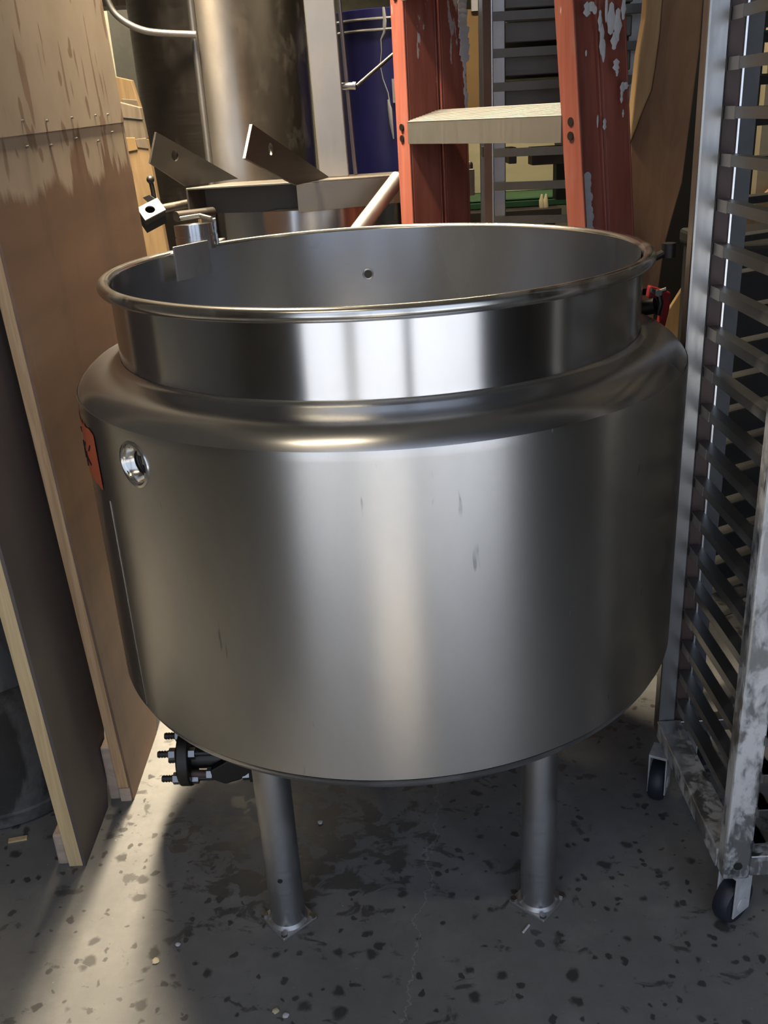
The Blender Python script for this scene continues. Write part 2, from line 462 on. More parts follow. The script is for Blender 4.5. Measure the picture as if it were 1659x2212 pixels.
# ------------------------------------------------------------------ the setting
XL, XR, YB, YF, ZC = -2.4, 3.4, 5.2, -1.95, 3.3
def structure(name, bm, mat, **kw): return tag(obj(name, bm, mat, None, **kw), kind='structure')
b = B(); box(b, (XL, YF, -.1), (XR, YB, 0)); structure('floor', b, 'floor', smooth=False)
b = B(); box(b, (XL, YF, ZC), (XR, YB, ZC+.1)); structure('ceiling', b, 'ceil', smooth=False)
b = B(); box(b, (XL, YB, 0), (XR, YB+.15, ZC)); structure('wall_back', b, 'concretewall', smooth=False)
b = B(); box(b, (XL-.15, YF, 0), (XL, YB, ZC)); structure('wall_left', b, 'wallgrey', smooth=False)
b = B(); box(b, (XR, YF, 0), (XR+.15, YB, ZC)); structure('wall_right', b, 'wallgrey', smooth=False)
# front wall with the open roller door behind the photographer
DX0, DX1, DZ = -1.1, 1.55, 2.6
b = B()
box(b, (XL, YF-.15, 0), (DX0, YF, ZC)); box(b, (DX1, YF-.15, 0), (XR, YF, ZC)); box(b, (DX0, YF-.15, DZ), (DX1, YF, ZC))
structure('wall_front', b, 'wallgrey', smooth=False)
b = B(); box(b, (-9, -14, -.12), (9, YF-.15, -.02)); structure('trim_1', b, 'yard', smooth=False)   # yard outside the door
b = B(); box(b, (.3, YF-.1, 0), (.38, YF-.02, DZ)); structure('trim_2', b, 'wallgrey', smooth=False)   # mullion added for the dark band reflected in the kettle neck
b = B(); box(b, (-.75, -3.3, -.02), (-.5, -3.2, 2.4)); structure('trim_5', b, 'housing', smooth=False)   # unseen white post added as a bright strip for the neck to reflect
# grey column and ceiling beam at the back
p0 = at(252, 165, 4.6); p1 = at(292, 165, 4.6)
b = B(); box(b, (p0.x, 4.6, 0), (p0.x+.16, 4.8, ZC)); structure('trim_3', b, 'column', smooth=False)
q = at(240, 18, 4.0)
b = B(); box(b, (XL, 3.9, q.z), (XR, 4.1, q.z+.3)); structure('trim_4', b, 'beam', smooth=False)
# bright window strip far back
w0 = at(284, 108, 5.1); w1 = at(304, 235, 5.1)
wn = B(); box(wn, (w0.x, 5.12, w1.z), (w0.x+.55, 5.19, w0.z)); wo = structure('window_1', wn, 'window', smooth=False)
b = B()
for zz in (w1.z-.03, (w0.z*.55+w1.z*.45), w0.z): box(b, (w0.x-.03, 5.1, zz), (w0.x+.58, 5.13, zz+.02))
obj('window_frame', b, 'column', wo, smooth=False)

# ------------------------------------------------------------------ the steam kettle
KET = thing('steam_kettle', 'large open stainless steel steam kettle standing on pipe legs', 'kettle', (0, 0, 0))
RB, RN, ZB, ZS, ZN, ZR = .4995, .4254, .3945, .8925, .930, 1.047
PORT = atcyl(291, 1003, RB)
b = B(); lathe(b, [(RB-.004, ZB+.001), (RB+.001, ZB+.004)] + [(RB+.001, .795+.006*k) for k in range(16)] + [(RB, ZS)], n=400)
bmesh.ops.delete(b, geom=[f for f in b.faces if (f.calc_center_median()-PORT).length < .0255], context='FACES')
jacket = obj('jacket', b, 'jacket', KET)
b = B()
prof = [(RB-.0005, ZS-.001), (RB-.006, ZS+.0075), (RB-.014, ZS+.0165), (RB-.024, ZS+.0245), (RB-.036, ZS+.0305), (RB-.05, ZS+.0345), (RN+.012, ZS+.0372), (RN+.004, ZS+.0395), (RN+.0005, ZN+.006)]
lathe(b, prof); obj('shoulder', b, 'shoulder', KET, angle=60)
b = B(); lathe(b, [(RN, ZN-.005), (RN, ZN+.002), (RN, ZR-.006), (RN, ZR)]); neck = obj('neck', b, 'neck', KET)
b = B(); tube(b, [((RN+.0085)*math.cos(2*PI*k/160), (RN+.0085)*math.sin(2*PI*k/160), ZR) for k in range(160)], .0098, 20, closed=True); obj('rolled_rim', b, 'rim', KET)
b = B()
pr = [(RN-.005, ZR+.004), (RN-.005, .86)]
for k in range(1, 13):
    a = PI/2*k/12; pr.append(((RN-.005)*math.cos(a) if k < 12 else 0, .86-.36*math.sin(a)))
lathe(b, pr)
bmesh.ops.reverse_faces(b, faces=b.faces); obj('inner_bowl', b, 'bowl', KET, angle=60)
b = B(); lathe(b, [(RB-.0015, ZB+.0008)] + [(RB-.003-.03*(1-math.cos(a_*PI/16)), ZB-.026*math.sin(a_*PI/16)) for a_ in range(8)] + [(RB-.05, ZB-.031), (.40, ZB-.046), (.3, ZB-.085), (.2, ZB-.115), (.1, ZB-.13), (0, ZB-.135)]); obj('dished_bottom', b, 'steel', KET, angle=60)
# drain in the middle of the dish
b = B(); tube(b, [(0, 0, ZB-.12), (0, 0, ZB-.16)], .035, 24); obj('drain_stub', b, 'steel', KET)
# small round hole in the far wall of the bowl, with its welded collar
h = atcyl(795, 592, RN-.006, True); hn = Vector((-h.x, -h.y, 0)).normalized()
b = B(); tube(b, [h+(Matrix.Rotation(2*PI*k/28, 3, hn) @ Vector((0, 0, .0098))) for k in range(28)], .0018, 8, closed=True); hole = obj('port_ring', b, 'bead', KET)
b = B(); disc_prism(b, h-hn*.001, hn, .0098, .0018, 28); obj('port_bore', b, 'iron', hole)
# thin strip at the jacket's left, put in for the plywood edge's reflection
b = B()
pa = atcyl(232, 1060, RB+.002); pb = atcyl(296, 1490, RB+.002)
sa = math.atan2(pa.y, pa.x)
for dz in range(1):
    c, s = math.cos(sa), math.sin(sa); beam(b, (c*(RB+.0012), s*(RB+.0012), ZB+.01), (c*(RB+.0012), s*(RB+.0012), ZS-.13), .002, .0016, (c, s, 0))
obj('reflection_strip', b, 'channel', KET)
# threaded steam port on the left of the jacket
p = PORT; n = Vector((p.x, p.y, 0)).normalized()
t = n.cross(Vector((0, 0, 1)))
def ring_at(bm, c, nrm, prof, k=32):
    """lathe about nrm: prof is (radius, distance along nrm)"""
    x = nrm.cross(Vector((0, 0, 1))).normalized(); y = nrm.cross(x)
    rows = [[bm.verts.new(c+nrm*d+(x*math.cos(2*PI*i/k)+y*math.sin(2*PI*i/k))*r) for i in range(k)] for r, d in prof]
    for A, Q in zip(rows, rows[1:]):
        for i in range(k): bm.faces.new((A[i], A[(i+1) % k], Q[(i+1) % k], Q[i]))
    bmesh.ops.recalc_face_normals(bm, faces=bm.faces)
b = B(); ring_at(b, p, n, [(.0345, -.001), (.0335, .002), (.030, .003), (.0275, .001), (.0255, -.004), (.0235, -.010), (.0205, -.0135), (.0195, -.012), (.0182, -.012), (.0178, -.015)])
port = obj('steam_port', b, 'rim', KET, angle=50)
b = B(); ring_at(b, p, n, [(.0178 - (.0018 if i % 2 else 0), -.0145-.0016*i) for i in range(15)] + [(.001, -.038)]); obj('threaded_bore', b, 'iron', port, smooth=False)
# orange label with black strokes, curved over the jacket's left shoulder
b = B()
A0 = math.atan2(-.2, -.455)
def on_jacket(px, py, r=RB+.0022): return atcyl(px, py, r)
ang = lambda q: math.atan2(q.y, q.x)
stz0, stz1 = .775, .862
s0 = math.atan2(-.265, -.424); s1 = math.atan2(-.115, -.486)
def jpatch(bm, u0, u1, z0, z1, r, nu=14, nz=6, jag=0):
    g = [[bm.verts.new(((r)*math.cos(u0+(u1-u0)*i/nu), r*math.sin(u0+(u1-u0)*i/nu), z0+(z1-z0)*j/nz + (random.uniform(-jag, jag) if j in (0, nz) else 0))) for i in range(nu+1)] for j in range(nz+1)]
    for j in range(nz):
        for i in range(nu): bm.faces.new((g[j][i], g[j][i+1], g[j+1][i+1], g[j+1][i]))
s1 -= 2*PI if s1 > 0 and s0 < 0 else 0
jpatch(b, s0, s1, stz0, stz1, RB+.0022, jag=.003); st = obj('orange_label', b, 'orange', KET)
st['label'] = 'orange label with black strokes'
b = B()
for (u, z, du, dz) in ((.2, .835, .1, -.012), (.45, .83, .22, -.02), (.5, .812, .06, -.026), (.3, .8, .2, .004), (.68, .822, .03, -.03), (.8, .84, .1, -.014)):
    ua = s0+(s1-s0)*u; ub = s0+(s1-s0)*(u+du)
    pa_ = Vector(((RB+.003)*math.cos(ua), (RB+.003)*math.sin(ua), z)); pb_ = Vector(((RB+.003)*math.cos(ub), (RB+.003)*math.sin(ub), z+dz))
    tube(b, [pa_, (pa_+pb_)/2, pb_], .0013, 6)
obj('ink_strokes', b, 'black', st)
# hinge bracket bent over the rim at the back left
ba = atcyl(368, 560, RN-.01, True); bb = atcyl(443, 545, RN-.01, True)
e1 = Vector((bb.x-ba.x, bb.y-ba.y, 0)); W = e1.length; e1.normalize(); e2 = Vector((-e1.y, e1.x, 0))   # e2 points outwards
if e2.dot(Vector((ba.x, ba.y, 0))) < 0: e2 = -e2
o0 = Vector((ba.x, ba.y, ZR)) - e2*.012
b = B()
frame_box(b, o0, e1, e2, (0, 0, 1), (0, 0, -.042), (W, .004, .02))
zf = ZR+.0205
fl4 = [at(367, 548, .185), at(444, 540, .265), at(487, 513, .36), at(405, 519, .3)]
prism(b, fl4, (0, 0, -.005))
brk = obj('hinge_bracket', b, 'steel', KET, smooth=False, bevel=.0015)
cc = at(425, 533, .29)
tl = Vector((-.03, .05, 1)).normalized()
b = B(); tube(b, [cc-tl*.004, cc+tl*.019], .0375, 40); tube(b, [cc+tl*.021, cc+tl*.042], .037, 40); tube(b, [cc, cc+tl*.041], .0345, 32)
obj('hinge_collar', b, 'neck', brk)
# weld bead and gusset beside the collar
b = B()
g0 = cc+Vector((.04, 0, 0))
tube(b, [g0+tl*(.05-.006*i)+Vector((random.uniform(-.001, .001), 0, 0))+e1*(.002*(i % 2)) for i in range(9)], .0035, 8)
tube(b, [cc+tl*.05+Vector((.036, 0, 0)), cc+tl*.054+Vector((.01, .03, 0)), cc+tl*.05+Vector((-.03, .036, 0))], .004, 8)
obj('weld_bead', b, 'steel', brk)
# four pipe legs on square bolted plates
def leg(x, y, rot, lab=None):
    b = B(); tube(b, [(x, y, .008), (x, y, ZB-.015)], .0295, 40); L = obj('leg', b, 'leg', KET)
    R = Matrix.Rotation(rot, 3, 'Z')
    b = B(); v = box(b, (x-.0355, y-.0355, 0), (x+.0355, y+.0355, .006), R, (x, y, 0)); obj('foot_plate', b, 'plate', L, smooth=False, bevel=.0015)
    b = B(); lathe(b, [(.0335, .006), (.0315, .009), (.0295, .012)], (x, y, 0), 40); obj('weld_collar', b, 'plate', L)
    for sx, sy in ((-1, -1), (1, -1), (-1, 1), (1, 1)):
        q = Vector((x, y, .007)) + R @ Vector((sx*.0295, sy*.0295, -.001)); b = B(); hexnut(b, q, (0, 0, 1), .006, .005); obj('bolt', b, 'zinc', L, smooth=False)
    return L
LP = [(-.213, -.356), (.2185, -.346)]
legL = leg(*LP[0], math.radians(40)); legR = leg(*LP[1], math.radians(47))
leg(-.2, .35, .7); leg(.2, .35, .8)
# pin hole in the left leg
q = at(605, 1903, LP[0][1]-.0292); b = B(); disc_prism(b, (q.x, LP[0][1]-.0275, q.z), (0, -1, 0), .0042, .003, 16); obj('pin_hole', b, 'black', legL)
# flanged drain at the left below the body
FC = at(406, 1634, -.17); fax = Vector((1, -.03, 0)).normalized(); fs = Vector((0, 0, 1)).cross(fax)
b = B(); disc_prism(b, FC-fax*.011, fax, .052, .022, 40); fl = obj('drain_flange', b, 'iron', KET, bevel=.003)
b = B(); tube(b, [FC, FC+fax*.08, FC+fax*.13+Vector((0, .02, .02)), FC+fax*.17+Vector((0, .05, .08))], .022, 20); obj('drain_pipe', b, 'iron', KET)
for k in range(4):
    a = PI/4+PI/2*k; q = FC+(fs*math.cos(a)+Vector((0, 0, 1))*math.sin(a))*.038
    b = B(); tube(b, [q-fax*.045, q+fax*.055], .0055, 12)
    for i in range(5): tube(b, [q-fax*(.043-.005*i), q-fax*(.041-.005*i)], .0064, 12)
    bo = obj('stud_bolt', b, 'iron', fl)
    for off_ in (-.024, .0115):
        b = B(); hexnut(b, q+fax*off_, fax, .011, .011); obj('nut', b, 'zinc', fl, smooth=False)
b = B()
e = at(470, 1676, -.21)
prism(b, [e+Vector((-.012, 0, -.008)), e+Vector((.012, 0, -.02)), e+Vector((.04, 0, -.012)), e+Vector((.1, 0, .035)), e+Vector((.1, 0, .06)), e+Vector((.02, 0, .03)), e+Vector((-.012, 0, .012))], (0, .02, 0)); obj('drain_lever', b, 'iron', KET, smooth=False, bevel=.003)
b = B(); hexnut(b, e+Vector((-.02, .01, -.002)), fax, .012, .01); obj('lever_nut', b, 'zinc', KET, smooth=False)
b = B(); tube(b, [e+Vector((-.055, .012, 0)), e+Vector((-.015, .01, -.003))], .007, 12); obj('lever_rod', b, M['brownstrip'], KET)
q2 = at(525, 1672, -.2); b = B(); hexnut(b, q2, (1, 0, 0), .011, .012); obj('nut', b, 'zinc', KET, smooth=False)
b = B(); box(b, q2+Vector((.012, -.01, -.012)), q2+Vector((.03, .03, .07))); obj('drain_clamp', b, 'iron', KET, smooth=False, bevel=.002)
# red lever handle behind the neck at the right
ry = .1
rp = [at(1405, 618, ry), at(1450, 632, ry), at(1447, 668, ry), at(1437, 708, ry), at(1424, 700, ry), at(1432, 650, ry), at(1400, 645, ry)]
b = B(); prism(b, rp, (0, .02, 0)); vh = obj('valve_handle', b, 'redpaint', KET, smooth=False, bevel=.003)
vh['label'] = 'red enamelled valve handle'
q = at(1416, 655, ry-.01); b = B(); tube(b, [q+Vector((-.05, .03, -.02)), q+Vector((0, .0, -.004))], .014, 20); tube(b, [q+Vector((.005, 0, -.02)), q+Vector((.008, -.004, 0)), q+Vector((.004, 0, .02))], .005, 10); obj('valve_stem', b, 'iron', vh)
q = at(1420, 632, ry-.008); b = B(); disc_prism(b, q, (0, -1, 0), .006, .008, 10)
for s in (-1, 1): tube(b, [q, q+Vector((.014*s, -.006, .006))], .004, 8)
obj('wing_nut', b, 'zinc', vh)

# ------------------------------------------------------------------ leaning plywood panels, left
def panel(near_b, near_t, far_b, far_t, thick_px, label, mats, name='plywood_panel'):
    pass
# panel A
NA = Vector((-.557, -.023, 0)); dA = Vector((0.0, 1, 0))
lean = Vector((-.034, 0, 1))
FA = .965
PA = thing('plywood_panel', 'tall brown plywood panel with beige dust along its top, leaning left of the kettle', 'wood panel', (NA.x, NA.y, 0))
def quadface(z0, z1, y0, y1, x_off, th, ytop1=None):
    """slab on the leaning plane; x_off shifts towards the room"""
    b = B()
    P = lambda y, z: Vector((NA.x + lean.x*z + x_off, y, z))
    yb = y1; yt = ytop1 if ytop1 is not None else y1
    prism(b, [P(y0, z0), P(yb, z0), P(yt, z1), P(y0, z1)], (-th, 0, 0)); return b
fz = lambda z: .25 + (.94-.25)*min(1, z/.95)      # the far edge
SEAM = 1.262
b = B()
P = lambda y, z, xo=0: Vector((NA.x + lean.x*z + xo, y, z))
prism(b, [P(NA.y, 0), P(.2, 0), P(.935, .9), P(.94, 1.2), P(.94, SEAM+.02), P(NA.y, SEAM+.002)], (-.005, 0, 0)); obj('lower_sheet', b, 'plydust', PA, smooth=False)
b = B(); prism(b, [P(NA.y, SEAM+.002, .0015), P(.94, SEAM+.02, .0015), P(.94, 2.44, .0015), P(NA.y, 2.44, .0015)], (-.006, 0, 0)); obj('upper_sheet', b, 'plydust', PA, smooth=False)
b = B(); prism(b, [P(NA.y, 0, -.0052), P(NA.y, 2.44, -.0052), P(NA.y, 2.44, -.026), P(NA.y, 0, -.026)], (0, .06, 0)); obj('near_stud', b, 'pine', PA, smooth=False, bevel=.001)
b = B(); prism(b, [P(.88, .95, -.0052), P(.88, 2.44, -.0052), P(.88, 2.44, -.026), P(.88, .95, -.026)], (0, .06, 0)); obj('far_stud', b, 'beam', PA, smooth=False)
b = B(); v = box(b, (NA.x-.05, NA.y+.004, 0), (NA.x-.0275, NA.y+.09, .13)); obj('foot_block', b, 'block', PA, smooth=False, bevel=.004)
b = B(); box(b, (NA.x-.026, NA.y-.003, 0), (NA.x-.004, NA.y, .032)); obj('foot_chip', b, 'block', PA, smooth=False, bevel=.001)
for i, (py_, px_) in enumerate(((262, 45), (262, 98), (318, 56), (315, 108), (255, 152), (250, 203), (248, 230), (300, 162), (305, 210), (286, 240))):
    d = ray(px_, py_); tt = ((NA.x-EYE.x) - lean.x*(0-EYE.z)) ; 
    # hit the panel plane x = NA.x + lean.x*z
    t_ = (NA.x + lean.x*EYE.z - EYE.x)/(d.x - lean.x*d.z); q = EYE + d*t_
    b = B(); tube(b, [q+Vector((-.002, 0, 0)), q+Vector((.006, 0, .001))], .0022, 8); obj('nail', b, 'zinc', PA)
# panel B, nearer
NB = Vector((-.606, -.203, 0)); 
PB = thing('plywood_panel', 'narrower dark plywood panel with pale pine edge, nearest the camera on the left', 'wood panel', (NB.x, NB.y, 0))
Pb = lambda y, z, xo=0: Vector((NB.x - .045*min(z, .5) + .01*max(0, z-.5) + xo, y, z))
PbL = lambda y, z, xo=0: Vector((NB.x - .03*z + xo, y, z))
FB = -.04
b = B(); prism(b, [PbL(NB.y, 0), PbL(FB, 0), PbL(.2, .45), PbL(.3, 1.0), PbL(.3, 2.2), PbL(NB.y, 2.2)], (-.006, 0, 0)); obj('face_sheet', b, 'plygrey', PB, smooth=False)
b = B(); prism(b, [PbL(NB.y, 0, -.0062), PbL(NB.y, 2.2, -.0062), PbL(NB.y, 2.2, -.032), PbL(NB.y, 0, -.032)], (0, .07, 0)); obj('near_stud', b, 'pinepale', PB, smooth=False, bevel=.001)
b = B(); box(b, (NB.x-.054, NB.y+.006, 0), (NB.x-.0335, NB.y+.1, .07)); obj('foot_block', b, 'block', PB, smooth=False, bevel=.004)

# ------------------------------------------------------------------ black drum at the far left
cx, cy, cr = -.845, .085, .185
b = B(); lathe(b, [(0, .006), (cr-.02, .006), (cr-.008, 0), (cr, .006), (cr, .03), (cr-.004, .034), (cr-.004, .3), (cr+.004, .31), (cr-.004, .32), (cr-.004, .6), (cr+.004, .61), (cr-.004, .62), (cr-.004, .85), (cr, .86), (cr-.01, .87), (0, .87)], (cx, cy, 0), 80)
tag(obj('black_drum', b, 'barrel', None, angle=40, loc=(cx, cy, 0)), 'sooty black steel drum on the floor at the far left, behind the dark plywood', 'drum')
b = B(); box(b, (-.78, -.128, 0), (-.745, -.118, .004), Matrix.Rotation(.2, 3, 'Z'), (-.76, -.12, 0)); tag(obj('wood_splinter', b, 'pinepale', None, smooth=False), 'small pale splinter of wood on the floor in front of the black drum', 'wood scrap')

# ------------------------------------------------------------------ bakery rack in front, right
def caster(parent, x, y, top, wheel_r, rot=0.0):
    """wheel under a fork; axle along the rotated x axis"""
    ax = Vector((math.cos(rot), math.sin(rot), 0)); c = Vector((x, y, wheel_r))
    fo = B()
    w = .013
    for s in (-1, 1):
        frame_box(fo, c, ax, Vector((-ax.y, ax.x, 0)), (0, 0, 1), (s*(w+.003)-.0015, -.021, -.02), (s*(w+.003)+.0015, .023, top-wheel_r-.004))
    frame_box(fo, c, ax, Vector((-ax.y, ax.x, 0)), (0, 0, 1), (-w-.0045, -.022, top-wheel_r-.006), (w+.0045, .022, top-wheel_r))
    f = obj('caster', fo, 'hub', parent, smooth=False, bevel=.001)
    b = B(); ring = [(wheel_r*.3, -w), (wheel_r*.92, -w), (wheel_r, -w*.6), (wheel_r, w*.6), (wheel_r*.92, w), (wheel_r*.3, w)]
    ring_at(b, c, ax, ring, 36); obj('wheel', b, 'rubber', f, angle=50)
    b = B(); tube(b, [c-ax*(w+.006), c+ax*(w+.006)], wheel_r*.31, 16); obj('axle_hub', b, 'hub', f)
    return f
RK = thing('bakery_rack', 'crusted aluminium sheet pan rack on casters right of the kettle', 'rack', (.65, -.24, 0))
NX, NY = .500, -.43        # near left post, outer front corner
FX, FY = .503, -.05       # far left post
PW, PD = .043, .03
RWID = .46
TOP = 1.62
BZ = .108
def rpost(x, y, lx, mat, x1=None, z0=BZ, shape='full'):
    b = B(); pw = x1 or PW; prism(b, [(x, y, z0), (x+pw, y, z0), (x+pw, y+PD, z0), (x, y+PD, z0)], (lx, 0, TOP-z0)); return obj('post', b, mat, RK, smooth=False, bevel=.004)
ptN = rpost(NX, NY, .0, 'rackalu')
FW_ = .034
ptF = rpost(FX, FY, .0, 'rackclean', FW_)
b = B(); box(b, (FX+FW_+.003, FY+.012, BZ), (FX+FW_+.025, FY+.022, TOP)); bs = obj('inner_flange', b, 'brownstrip', ptF, smooth=False)  # brown reflection on the post's side face, put into the flange colour
bs['label'] = 'brown tinted inner flange'
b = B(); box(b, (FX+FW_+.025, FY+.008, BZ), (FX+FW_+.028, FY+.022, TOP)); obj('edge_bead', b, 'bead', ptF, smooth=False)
b = B(); box(b, (FX+FW_+.028, FY+.016, BZ), (FX+FW_+.055, FY+.03, TOP)); obj('back_flange', b, 'flange', ptF, smooth=False)
for (x, y) in ((NX+RWID, NY+.04), (FX+RWID, FY+.04)): rpost(x, y, .0, 'rackclean')
# side runners: L-shaped angles from the near to the far post
ZRUN = [.178 + .0665*i for i in range(21)]
for i, z in enumerate(ZRUN):
    b = B()
    a = Vector((NX+PW-.002 if z < .9 else NX+PW-.002, NY+.0, z)); e = Vector((FX+FW_+.003, FY+.004, z))
    d = (e-a).normalized(); s = Vector((d.y, -d.x, 0))
    L = (e-a).length
    frame_box(b, a, d, s, (0, 0, 1), (-.006, -.0015, -.008), (L+.004, .0015, .008))
    frame_box(b, a, d, s, (0, 0, 1), (-.006, .0015, .0055), (L+.004, .019, .008))
    prism(b, [a+s*.0015-d*.006+Vector((0, 0, .0055)), a+s*.045-d*.002+Vector((0, 0, .0055)), a+s*.045+d*.004+Vector((0, 0, .0055)), a+s*.0015+d*.045+Vector((0, 0, .0055))], (0, 0, .0025))
    rn_ = obj('runner', b, 'runner', RK, smooth=False)
    b = B(); frame_box(b, e, -d, s, (0, 0, 1), (-.003, -.0025, -.009), (.045, -.0016, .009)); obj('end_tab', b, 'post', rn_, smooth=False)
for i, z in enumerate(ZRUN):
    b = B(); frame_box(b, (NX+RWID, NY+.04, z), (0, 1, 0), (-1, 0, 0), (0, 0, 1), (0, -.0015, -.008), (.39, .0015, .008)); frame_box(b, (NX+RWID, NY+.04, z), (0, 1, 0), (-1, 0, 0), (0, 0, 1), (0, .0015, .0055), (.39, .019, .008)); obj('runner', b, 'runner', RK, smooth=False)
# base frame
b = B(); prism(b, [(NX-.002, NY+PD, BZ), (NX+PW, NY+PD, BZ), (FX+PW, FY, BZ), (FX-.002, FY, BZ)], (0, 0, .036)); obj('base_rail', b, 'rackalu', RK, smooth=False, bevel=.002)
b = B(); box(b, (NX+PW, NY+.002, BZ+.004), (NX+RWID, NY+PD, BZ+.044)); obj('base_rail', b, 'rackalu', RK, smooth=False, bevel=.002)
b = B(); box(b, (FX+PW, FY+.002, BZ+.004), (FX+RWID, FY+PD, BZ+.03)); obj('base_rail', b, 'rackclean', RK, smooth=False, bevel=.002)
b = B(); box(b, (NX+RWID, NY+.04, BZ), (NX+RWID+PW, FY+.04, BZ+.036)); obj('base_rail', b, 'rackalu', RK, smooth=False, bevel=.002)
b = B(); box(b, (NX, NY, TOP), (NX+RWID+PW, FY+PD+.04, TOP+.02)); obj('top_frame', b, 'rackclean', RK, smooth=False, bevel=.002)
caster(RK, .532, -.402, BZ, .04, -.95)
caster(RK, FX-.006, FY-.045, BZ, .04, -.5)
caster(RK, NX+RWID-.02, NY+.06, BZ, .04, .4); caster(RK, FX+.1, FY+.05, BZ, .04, .3)
q = at(1607, 1845, NY); b = B(); disc_prism(b, (NX+.022, NY+.0005, BZ+.028), (0, -1, 0), .007, .002, 16); obj('rivet', b, 'black', RK)

# ------------------------------------------------------------------ second rack behind it, turned away
R2 = thing('rack_side_frame', 'dull aluminium rack side frame with close rungs, standing askew behind the crusted rack', 'rack frame', (.9, .4, 0))
d1 = Vector((.89, .455, 0)); d2 = Vector((-.455, .89, 0)); O2 = at(1550, 420, .24); O2.z = 0
for u in (0, .56):
    b = B(); frame_box(b, O2, d1, d2, (0, 0, 1), (u, 0, .0), (u+.034, .03, 1.8)); obj('post', b, 'rackdim', R2, smooth=False, bevel=.003)
for i in range(23):
    z = .16+.0705*i
    b = B(); frame_box(b, O2, d1, d2, (0, 0, 1), (.0, .0305, z-.009), (.594, .0335, z+.009)); frame_box(b, O2, d1, d2, (0, 0, 1), (.034, .0, z+.006), (.56, .0305, z+.009)); obj('rung', b, 'rackdim', R2, smooth=False)

# ------------------------------------------------------------------ red step ladder
LL = at(885, 310, 1.0); LR = at(1213, 310, .5)
zst = (LL.z+LR.z)/2
l1 = Vector((LR.x-LL.x, LR.y-LL.y, 0)); SW = l1.length; l1.normalize(); l2 = Vector((-l1.y, l1.x, 0))
LAD = thing('step_ladder', 'red fibreglass step ladder with aluminium steps and white paint splashes, behind the kettle', 'ladder', ((LL.x+LR.x)/2, (LL.y+LR.y)/2, 0))
def rail(base, topp, prof_boxes, name, zt=1.85):
    """leaning rail: profile rectangles in (l1, l2) extruded from floor to zt along base->top"""
    ax = (topp-base); ax = ax/ax.z
    b = B()
    o = base - ax*base.z
    for (u0, u1, v0, v1) in prof_boxes:
        P4 = [o+l1*u0+l2*v0, o+l1*u1+l2*v0, o+l1*u1+l2*v1, o+l1*u0+l2*v1]
        prism(b, P4, ax*zt)
    return obj(name, b, 'red', LAD, smooth=False, bevel=.002)
# left rail: strip 850-885 px at top of frame, 876-908 at the rim
bL = at(890, 490, .99); tL = at(866, 0, 1.03)
fl_ = rail(bL, tL, [(-.052, .006, 0, .006), (.0, .006, .006, .092), (-.045, .006, .092, .098)], 'front_rail')
rl_ = rail(bL, tL, [(.004, .010, .108, .178), (-.03, .010, .102, .108), (-.03, .010, .178, .184)], 'rear_rail')
bR = at(1226, 490, .5); tR = at(1196, 0, .52)
fr_ = rail(bR, tR, [(.0, .055, 0, .006), (0, .006, .006, .098), (.0, .012, .098, .104)], 'front_rail')
rr_ = rail(bR, tR, [(.002, .008, .112, .180), (-.02, .008, .108, .112), (-.02, .008, .18, .186)], 'rear_rail')
axl = (tL-bL)/(tL-bL).z; axr = (tR-bR)/(tR-bR).z
def rp_(base, ax, z): return base + ax*(z-base.z)
k = 0
for z in (zst-.93, zst-.62, zst-.31, zst, zst+.325):
    a = rp_(bL, axl, z)+l1*.007; c = rp_(bR, axr, z)-l1*.001
    d = Vector((c.x-a.x, c.y-a.y, 0)); Ls = d.length; d.normalize(); dd = Vector((-d.y, d.x, 0))
    b = B()
    frame_box(b, a+Vector((0, 0, 0)), d, dd, (0, 0, 1), (0, -.004, 0), (Ls, .0, .05))
    tv = Vector((dd.x, dd.y, .24)).normalized(); tn = d.cross(tv); tn = tn if tn.z > 0 else -tn
    at_ = a + Vector((0, 0, .05))
    frame_box(b, at_, d, tv, tn, (0, -.004, 0), (Ls, .098, .004))
    frame_box(b, at_, d, tv, tn, (0, .094, -.04), (Ls, .098, 0))
    for i in range(9): frame_box(b, at_, d, tv, tn, (0, .004+.01*i, .004), (Ls, .0075+.01*i, .0052))
    obj('step', b, 'alustep', LAD, smooth=False, bevel=.003)
    for r_, ax_, off in ((bL, axl, -.025), (bR, axr, .026)):
        q = rp_(r_, ax_, z)
        for zz in (.013, .04):
            w = q + l1*off + Vector((0, 0, zz)); b = B(); disc_prism(b, w+l2*.001, -l2, .0085, .004, 16); obj('rivet', b, 'iron', fl_ if r_ is bL else fr_)
